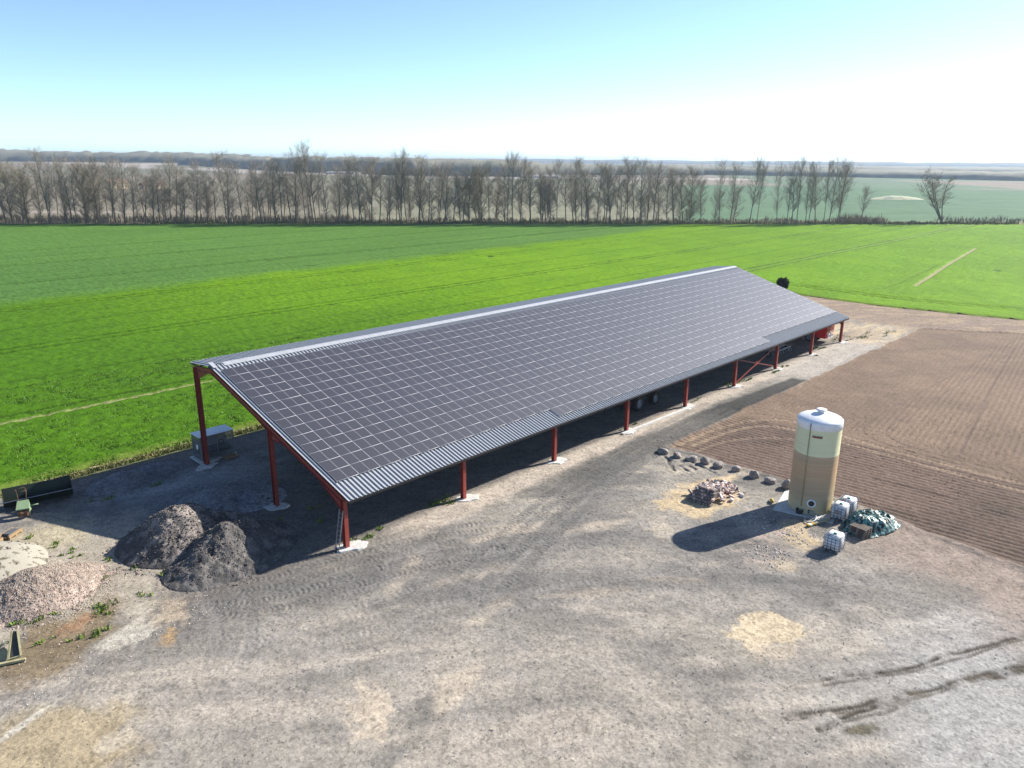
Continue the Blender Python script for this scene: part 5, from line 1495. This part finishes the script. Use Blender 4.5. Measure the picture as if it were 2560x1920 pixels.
# ------------------------------------------------------------------ old farm gear at the left edge
tr = thing('hopper_trough', 'long dark green steel trough lying in the shade at the left', 'trough', (-12.0, 22.6, 0.05), R(-12))
m = MB(); L = 2.2
m.add([(-L, -.9, .75), (L, -.9, .75), (L, -.55, .15), (-L, -.55, .15), (-L, .1, .15), (L, .1, .15), (L, .35, 1.35), (-L, .35, 1.35),
       (-L, -.86, .75), (L, -.86, .75), (L, -.53, .19), (-L, -.53, .19), (-L, .08, .19), (L, .08, .19), (L, .31, 1.35), (-L, .31, 1.35)],
      [(0, 1, 2, 3), (3, 2, 5, 4), (4, 5, 6, 7), (9, 8, 11, 10), (10, 11, 12, 13), (13, 12, 15, 14), (0, 8, 9, 1), (7, 6, 14, 15)])
m.build('trough', M['green_dark'], tr)
for x in (-L, L):
    e = MB(); e.add([(x - .02, -.9, .75), (x - .02, -.55, .15), (x - .02, .1, .15), (x - .02, .35, 1.35), (x + .02, -.9, .75), (x + .02, -.55, .15), (x + .02, .1, .15), (x + .02, .35, 1.35)], [(0, 1, 2, 3), (7, 6, 5, 4), (0, 4, 5, 1), (1, 5, 6, 2), (2, 6, 7, 3), (3, 7, 4, 0)])
    e.build('end_plate', M['green_dark'], tr)
MB().tube([(-L - 1.1, -.95, .70), (L + .1, -.95, .80)], 0.035, 8).build('front_rail', M['galv'], tr)
for x in (-1.6, 0, 1.6): MB().box(x - .05, x + .05, -.5, .05, -.05, .16).build('skid', M['rust'], tr)
MB().box(L - .9, L + 0.0, 0.36, 0.40, 0.1, 1.9).build('tail_board', M['green_dark'], tr, loc=(0, 0, -0.5))

sw = thing('sweeper', 'small pale green machine with brush roller and tubular handle', 'sweeper', (-13.55, 20.35, 0.03), R(-20))
hd = MB(); hd.add([(-.42, -.35, .75), (.42, -.35, .75), (.36, .35, 1.15), (-.34, .35, 1.15), (-.42, -.35, .68), (.42, -.35, .68), (.36, .38, 1.08), (-.34, .38, 1.08)], [(0, 1, 2, 3), (7, 6, 5, 4), (0, 4, 5, 1), (1, 5, 6, 2), (2, 6, 7, 3), (3, 7, 4, 0)])
hd.add([(.42, -.35, .75), (.5, -.1, .55), (.36, .35, 1.15), (.40, -.35, .45), (.42, -.35, .74)], [(0, 1, 2), (0, 3, 1)])
hd.build('hood', M['green_pale'], sw)
br = MB(); rmw = Matrix.Translation((-0.05, -.15, .38)) @ Matrix.Rotation(R(90), 4, 'Y')
br.lathe([(0.05, -.32), (.26, -.3), (.28, -.1), (.25, .1), (.28, .3), (.05, .32)], 20, mat=rmw, smooth=False); br.build('brush', M['rust'], sw)
for x in (-.34, .34): MB().bar((x, -.1, 0), (x * .95, -.05, .75), .05, .05).build('leg', M['oldyellow'], sw)
hdl = MB()
hdl.tube([(-.25, .35, 1.0), (-.35, .75, 1.65), (-.45, 1.15, 1.75)], .022, 6); hdl.tube([(.2, .35, 1.0), (.25, .75, 1.7), (.1, 1.2, 1.8)], .022, 6); hdl.tube([(-.45, 1.15, 1.75), (.1, 1.2, 1.8)], .022, 6); hdl.tube([(-.35, .75, 1.65), (.25, .75, 1.7)], .022, 6)
hdl.build('handle', M['rust'], sw)
MB().tube([(.45, -.05, .8), (.95, .02, .82)], .04, 8).build('drive_shaft', M['green_pale'], sw)
MB().box(-.3, .3, .35, .8, .35, .85).build('engine', M['dark'], sw)

for k, (x, y, rz, lab) in enumerate([(-15.05, 17.75, 38, 'pallet of grey slabs, right one of the two at the left edge'), (-16.35, 17.1, 40, 'pallet of grey slabs, left one cut by the picture edge')]):
    o = pallet((x, y, 0.04), R(rz), lab, 'wood', 'pallets of grey slabs')
    MB().box(-.42, .42, -.24, .24, 0.146, 0.33).build('slab_stack', M['slate'], o)
    for s in (-.34, .34): MB().box(-.62, .62, s - .06, s + .06, 0.146, 0.30).build('side_board', M['wood'], o)

bk = thing('digger_bucket', 'worn yellowish loader attachment with dark plate lying at the left edge', 'attachment', (-18.6, 2.7, 0.0), R(-35))
m = MB(); m.add([(-.12, .45, 1.15), (.12, .45, 1.15), (.45, -.45, .28), (-.05, -.55, .18), (-.12, .50, 1.13), (.12, .50, 1.13), (.45, -.40, .24), (-.05, -.5, .14)], [(0, 1, 2, 3), (7, 6, 5, 4), (0, 4, 5, 1), (1, 5, 6, 2), (2, 6, 7, 3), (3, 7, 4, 0)])
m.build('blade_plate', M['wornplate'], bk)
for a, b in (((.13, .45, 1.18), (.50, -.48, .26)), ((.50, -.48, .26), (-.08, -.60, .16)), ((-.08, -.60, .16), (-.14, .45, 1.16))):
    MB().bar(a, b, .09, .09).build('rim_bar', M['oldyellow'], bk)
MB().tube([(-.15, .1, .75), (-.5, .1, .72), (-.85, -.2, .35)], .07, 8).build('hook_arm', M['oldyellow'], bk)
m = MB(); m.add([(-.9, -.3, .12), (-.2, -.55, .12), (-.15, -.1, .30), (-.45, .05, .55), (-.85, -.05, .40), (-.9, -.35, .02), (-.2, -.6, .02)], [(0, 1, 2, 3, 4), (0, 5, 6, 1)])
m.build('mould_plate', M['oldyellow'], bk)
MB().bar((-1.0, -.95, .10), (.75, -.62, .12), .16, .12).build('skid', M['oldyellow'], bk)
MB().bar((-1.0, -.75, .06), (.1, -.62, .06), .12, .1).build('skid', M['rust'], bk)

# ------------------------------------------------------------------ machines parked under the roof
def wheel(parent, loc, rad, wid, axis_='y', lugs=22):
    rot = Matrix.Rotation(R(90), 4, 'X') if axis_ == 'y' else Matrix.Rotation(R(90), 4, 'Y')
    w = MB(); h = wid / 2
    w.lathe([(rad * .55, -h * .8), (rad * .80, -h), (rad * .94, -h * .95), (rad * .97, -h * .6), (rad * .97, h * .6), (rad * .94, h * .95), (rad * .80, h), (rad * .55, h * .8)], 32, mat=rot)
    for k in range(lugs):
        a = 2 * math.pi * k / lugs
        for s in (-1, 1):
            mm = rot @ Matrix.Rotation(a + (0.14 if s > 0 else 0), 4, 'Z') @ Matrix.Translation((rad * .97, 0, s * h * .48)) @ Matrix.Rotation(s * 0.5, 4, 'X')
            w.box(-.02, rad * .055, -.03, .03, -h * .5, h * .5, 0, mm)
    t = w.build('wheel', M['rubber'], parent, loc)
    rm_ = MB(); rm_.lathe([(0.02, -h * .45), (rad * .2, -h * .45), (rad * .3, -h * .2), (rad * .5, -h * .3), (rad * .56, -h * .82), (rad * .58, -h * .8)], 24, mat=rot)
    rm_.lathe([(0.02, h * .45), (rad * .2, h * .45), (rad * .3, h * .2), (rad * .5, h * .3), (rad * .56, h * .82), (rad * .58, h * .8)], 24, mat=rot)
    rm_.build('rim', M['rim'], t)
    return t
tl = thing('trailer', 'twin-axle farm trailer with big lugged tyres parked under the roof', 'trailer', (38.9, 3.9, 0.0))
for y in (-1.0, 1.0):
    wheel(tl, (-0.95, y, 0.80), 0.80, 0.55); wheel(tl, (2.05, y, 0.70), 0.70, 0.5)
MB().box(-3.4, 3.8, -.45, -.28, .95, 1.2).build('chassis_rail', M['dark'], tl); MB().box(-3.4, 3.8, .28, .45, .95, 1.2).build('chassis_rail', M['dark'], tl)
MB().tube([(-.95, -1.0, .8), (-.95, 1.0, .8)], .07, 8).build('axle', M['dark'], tl); MB().tube([(2.05, -1.0, .7), (2.05, 1.0, .7)], .07, 8).build('axle', M['dark'], tl)
b = MB(); b.add([(-3.6, -1.1, 2.9), (3.9, -1.1, 2.9), (3.9, 1.1, 2.9), (-3.6, 1.1, 2.9), (-3.2, -.75, 1.25), (3.5, -.75, 1.25), (3.5, .75, 1.25), (-3.2, .75, 1.25)], [(4, 5, 1, 0), (5, 6, 2, 1), (6, 7, 3, 2), (7, 4, 0, 3), (4, 7, 6, 5)])
b.build('body', M['green_dark'], tl)
MB().bar((-3.4, 0, 1.05), (-5.4, 0, .7), .14, .16).build('drawbar', M['dark'], tl)

rmch = thing('red_spreader', 'red farm machine under the far end of the roof, white boxes on its rear', 'machine', (83.2, 1.2, 0.0))
b = MB(); b.add([(-1.35, 0, .75), (1.35, 0, .75), (1.35, 6.6, .95), (-1.35, 6.6, .95), (-1.35, -.1, 2.45), (1.35, -.1, 2.45), (1.35, 6.6, 2.7), (-1.35, 6.6, 2.7)], [(0, 3, 2, 1), (4, 5, 6, 7), (0, 1, 5, 4), (1, 2, 6, 5), (2, 3, 7, 6), (3, 0, 4, 7)])
b.build('body', M['redmach'], rmch)
MB().box(-1.25, 1.25, -.14, -.06, 1.72, 2.38).build('rear_grille', M['plate'], rmch)
MB().box(-1.3, 1.3, -.2, -.04, 1.56, 1.66).build('rear_bar', M['oldyellow'], rmch)
for x in (-.6, .45):
    bx = MB().box(x - .22, x + .22, -.24, -.03, .80, 1.42).build('lamp_box', M['white'], rmch)
    MB().box(x - .09, x + .09, -.27, -.243, 1.0, 1.28).build('lamp_glass', M['dark'], bx)
MB().box(-1.2, 1.2, .2, 1.4, 2.48, 2.78).build('top_hatch', M['sheet'], rmch)
MB().tube([(0.2, .25, 2.78), (.1, .2, 3.05), (-.3, .1, 3.1)], .05, 8).build('top_pipe', M['white'], rmch)
for x in (-1.45, 1.45):
    wheel(rmch, (x, 2.2, .78), .78, .5, 'x'); wheel(rmch, (x, 4.4, .92), .92, .55, 'x')
MB().tube([(-1.4, 2.2, .78), (1.4, 2.2, .78)], .08, 8).build('axle', M['dark'], rmch); MB().tube([(-1.4, 4.4, .92), (1.4, 4.4, .92)], .08, 8).build('axle', M['dark'], rmch)

cu = thing('cultivator', 'grey tined cultivator standing in the shade left of the red machine', 'cultivator', (71.4, 2.6, 0.0))
for y in (0, .9, 1.8): MB().box(-2.2, 2.2, y - .06, y + .06, .75, .88).build('toolbar', M['galv'], cu)
for x in (-1.4, 1.4): MB().box(x - .06, x + .06, -.2, 2.4, .62, .74).build('beam', M['galv'], cu)
tn = MB().tube([(0, 0, .8), (0, -.25, .62), (0, -.32, .35), (0, -.05, .05)], .035, 6).mesh('tine', M['galv'])
for y in (0, .9, 1.8):
    for k in range(6): link('tine', tn, cu, loc=(-2.0 + k * .78 + y * .2, y, 0))
MB().box(1.2, 1.6, 1.9, 2.2, .8, 2.6).build('mast', M['oldyellow'], cu); MB().box(2.0, 2.25, 1.9, 2.2, .8, 2.6).build('mast', M['galv'], cu)
wheel(cu, (-2.4, .9, .38), .38, .25, 'x', 14); wheel(cu, (2.4, .9, .38), .38, .25, 'x', 14)
cr = thing('crate', 'wooden crate in the shade behind the braced posts', 'crate', (60.5, 6.0, 0.03), R(8))
for z in np.arange(0.12, 1.2, .22):
    for y in (-.6, .6): MB().box(-.8, .8, y - .02, y + .02, z, z + .15).build('slat', M['greywood'], cr)
    for x in (-.78, .78): MB().box(x - .02, x + .02, -.58, .58, z, z + .15).build('slat', M['greywood'], cr)
MB().box(-.8, .8, -.6, .6, .04, .1).build('floor_board', M['greywood'], cr)

# ------------------------------------------------------------------ dark bush at the far field corner
def leaf_cloud(n, rx, ry, rz_, s, seed, tilt=1.0):
    g = np.random.default_rng(seed)
    d = g.normal(size=(n, 3)); d /= np.linalg.norm(d, axis=1)[:, None]
    r = g.uniform(0.45, 1.0, n)[:, None] * (0.5 + 0.9 * vn(d[:, 0] * 2.5 + 9, d[:, 1] * 2.5 + d[:, 2] * 2 + 4, seed))[:, None]
    p = d * r * np.array([rx, ry, rz_]); p[:, 2] += rz_
    a = g.normal(size=(n, 3)); a /= np.linalg.norm(a, axis=1)[:, None]; b = np.cross(a, g.normal(size=(n, 3))); b /= np.linalg.norm(b, axis=1)[:, None]
    k = g.uniform(.6, 1.3, n)[:, None] * s
    V = np.stack([p - a * k, p + b * k * .5, p + a * k, p - b * k * .5], 1).reshape(-1, 3)
    return V, np.arange(4 * n).reshape(-1, 4)
bu = thing('bush', 'single dark evergreen bush at the field corner behind the roof', 'bush', (123.8, 26.8, -0.05))
V, F = leaf_cloud(3600, 1.25, 1.1, 1.25, .17, 8); link('crown', mesh_np('crown', V, F, M['evergreen']), bu)
st = MB()
for k in range(5): st.tube([(0, 0, 0), (.3 * math.cos(k * 1.3), .3 * math.sin(k * 1.3), .9), (.7 * math.cos(k * 1.3), .7 * math.sin(k * 1.3), 1.7)], [.06, .045, .02], 5)
st.build('trunk', M['bark'], bu)

# ------------------------------------------------------------------ weeds, loose stones, crop edge
def tufts(name, label, spots, n, seed, mat, h0=0.08, h1=0.28):
    g = np.random.default_rng(seed); P = []
    for (cx, cy, rx, ry, k) in spots:
        m = int(n * k)
        a = g.uniform(0, 6.283, m); nc = max(3, int(6 * k)); ia = g.integers(0, nc, m); ca_ = g.uniform(0, 6.283, nc); cr_ = np.sqrt(g.uniform(0, 1, nc)) if rx < 1.9 or n < 300 else None
        r = np.sqrt(g.uniform(0, 1, m))
        if cr_ is not None:
            P.append(np.stack([cx + rx * (cr_[ia] * np.cos(ca_[ia]) + .33 * r * np.cos(a)), cy + ry * (cr_[ia] * np.sin(ca_[ia]) + .4 * r * np.sin(a))], -1))
        else:
            P.append(np.stack([cx + rx * r * np.cos(a), cy + ry * r * np.sin(a)], -1))
    P = np.concatenate(P); m = len(P)
    h = g.uniform(h0, h1, m); a = g.uniform(0, 6.283, m); ln = g.uniform(.2, .9, m) * h; w = g.uniform(.015, .05, m); b = g.uniform(0, 6.283, m)
    base = np.stack([P[:, 0], P[:, 1], np.full(m, 0.0)], -1)
    top = base + np.stack([np.cos(a) * ln, np.sin(a) * ln, h], -1)
    s = np.stack([np.cos(b) * w, np.sin(b) * w, np.zeros(m)], -1)
    mid = base * .4 + top * .6
    V = np.stack([base - s, base + s, mid + s * .8, top, mid - s * .8], 1).reshape(-1, 3)
    F = np.arange(5 * m).reshape(-1, 5)
    return tag(link(name, mesh_np(name, V, F, mat)), label, 'weeds', None, 'stuff')
WS = [(1.6, .55, 1.1, .5, 1.2), (3.4, .7, .5, .3, .5), (10.2, .9, 2.2, .5, 1.6), (9.2, .15, 1.2, .35, .7), (53.8, .7, 1.8, .5, 1.3), (57, .2, 1.3, .4, .8), (63.2, -.5, 1.6, .45, 1.0), (65.5, -.2, .9, .35, .6), (45, .3, 1.6, .3, .5), (33, .6, 1.5, .3, .4),
      (77.0, 1.0, 2.4, .5, 1.4), (79.5, .4, 1.5, .35, .9), (74.2, -.6, .7, .3, .3), (87.5, 1.0, 3.0, 1.2, 2.0), (91, -.8, 3.5, .9, 2.0), (96, -2.8, 3.2, .6, 1.0), (86.5, -.4, 1.2, .4, .6),
      (-13.8, 3.9, .75, .8, 1.7), (-14.75, 1.5, .5, .55, .9), (-17.6, 5.6, 1.3, .35, 1.2), (-16.4, 5.2, .6, .3, .4), (-9.75, 5.1, .45, .4, .8), (-11.7, 3.7, .6, .4, .4), (-15.9, 2.0, .5, .3, .4), (-17.2, 2.9, .6, .4, .4),
      (-11.8, 9.6, .5, .3, .4), (-12.7, 11.5, .4, .3, .3), (-13.7, 14.2, .8, .4, .6), (-13.2, 12.6, .6, .4, .5), (-14.4, 16.6, .6, .4, .4), (-11.0, 7.4, .3, .3, .2), (-12.6, 7.2, .4, .3, .2),
      (-.6, 10.3, 1.2, .9, 1.0), (1.8, 6.5, .8, .4, .4), (2.2, 12.5, 1.2, .4, .4), (4.6, 8.2, 1.2, .4, .4), (1.2, 4.6, .8, .3, .3), (-1.2, 6.6, .7, .4, .4), (5.5, 15.5, 1.4, .5, .5), (-4.6, 19.4, 1.4, .4, .5), (-9.2, 19.3, 1.4, .5, .6), (26.4, -14.8, .3, .2, .15), (29.6, -21.0, .6, .4, .5)]
tufts('weeds', 'green weeds growing in patches on the yard and by the posts', WS, 110, 81, M['grass'], .06, .22)
VG = [(x, 25.9, 2.2, .55, 1.0) for x in np.arange(-26, 60, 3.0)]
M['verge'] = pmat('dry_verge_grass', (0.30, 0.27, 0.10), (0.17, 0.22, 0.05), .8, .95)
tufts('verge_grass', 'mixed dry and green grass along the edge of the cereal field', VG, 420, 82, M['verge'], .08, .4)
CG = [(x, y, 3.0, 1.3, 1.0) for x in np.arange(-24, 40, 4.0) for y in list(np.arange(27.8, 42.6, 1.9)) + list(np.arange(48.6, 58, 1.9))] + [(x, 45.3, 3.0, .55, .5) for x in np.arange(-24, 40, 4.0)]
M['blade'] = pmat('cereal_blades', (0.10, 0.235, 0.010), (0.15, 0.29, 0.012), .5, .7)
o = tufts('cereal_blades', 'upright leaves of the young cereal crop nearest the hangar', CG, 260, 83, M['blade'], .26, .44)
o['category'] = 'crop'
# pebbles and clods on the yard
g = np.random.default_rng(9)
def pebbles(name, label, n, area, seed, mat, s0, s1):
    g = np.random.default_rng(seed)
    x = g.uniform(area[0], area[1], n); y = g.uniform(area[2], area[3], n)
    k = vn(x / 3, y / 3, seed) > 0.38
    x, y = x[k], y[k]; m = len(x)
    s = s0 + (s1 - s0) * g.random(m) ** 4
    oc = np.array([(1, 0, 0), (-1, 0, 0), (0, 1, 0), (0, -1, 0), (0, 0, .7), (0, 0, -.7)], float)
    of = np.array([(0, 2, 4), (2, 1, 4), (1, 3, 4), (3, 0, 4), (2, 0, 5), (1, 2, 5), (3, 1, 5), (0, 3, 5)])
    jit = 1 + g.uniform(-.35, .35, (m, 6, 3))
    a = g.uniform(0, 6.283, m); ca, sa = np.cos(a)[:, None], np.sin(a)[:, None]
    v = oc[None] * jit * s[:, None, None]
    vx = v[..., 0] * ca - v[..., 1] * sa; vy = v[..., 0] * sa + v[..., 1] * ca
    V = np.stack([vx + x[:, None], vy + y[:, None], v[..., 2] + s[:, None] * .4], -1).reshape(-1, 3)
    F = (of[None] + (np.arange(m) * 6)[:, None, None]).reshape(-1, 3)
    return tag(link(name, mesh_np(name, V, F, mat)), label, 'stones', None, 'stuff')
pebbles('loose_stones', 'loose stones scattered over the gravel yard', 16000, (-24, 31, -38, 9), 91, M['pebble'], .012, .05)
pebbles('loose_stones', 'rubble stones strewn between the brick heap and the lone container', 1500, (17.5, 24, -22, -17), 92, M['brick2'], .02, .08)
M['clod'] = pmat('soil_clod', (0.27, 0.19, 0.135), (0.17, 0.12, 0.09), 1.5, .95)
pebbles('soil_clods', 'soil clods lying on the seeded field', 16000, (31.2, 60, -36, -5.6), 93, M['clod'], .015, .05)
pebbles('loose_stones', 'pebbles rolled down from the heaps in the left corner', 4000, (-20, -9, -2, 17), 94, M['brick2'], .012, .045)

# ------------------------------------------------------------------ air
hz = bpy.data.materials.new('haze_air'); hz.use_nodes = True
n = hz.node_tree; n.nodes.clear()
out = n.nodes.new('ShaderNodeOutputMaterial'); pv = n.nodes.new('ShaderNodeVolumePrincipled')
pv.inputs['Color'].default_value = (0.46, 0.56, 0.68, 1); pv.inputs['Density'].default_value = 1.3e-4; pv.inputs['Anisotropy'].default_value = 0.35
n.links.new(pv.outputs[0], out.inputs['Volume'])
tag(MB().box(-9200, 9200, -9200, 9200, -2.0, 85.0).build('haze', hz), 'thin blue haze over the distant land', None, None, 'stuff')
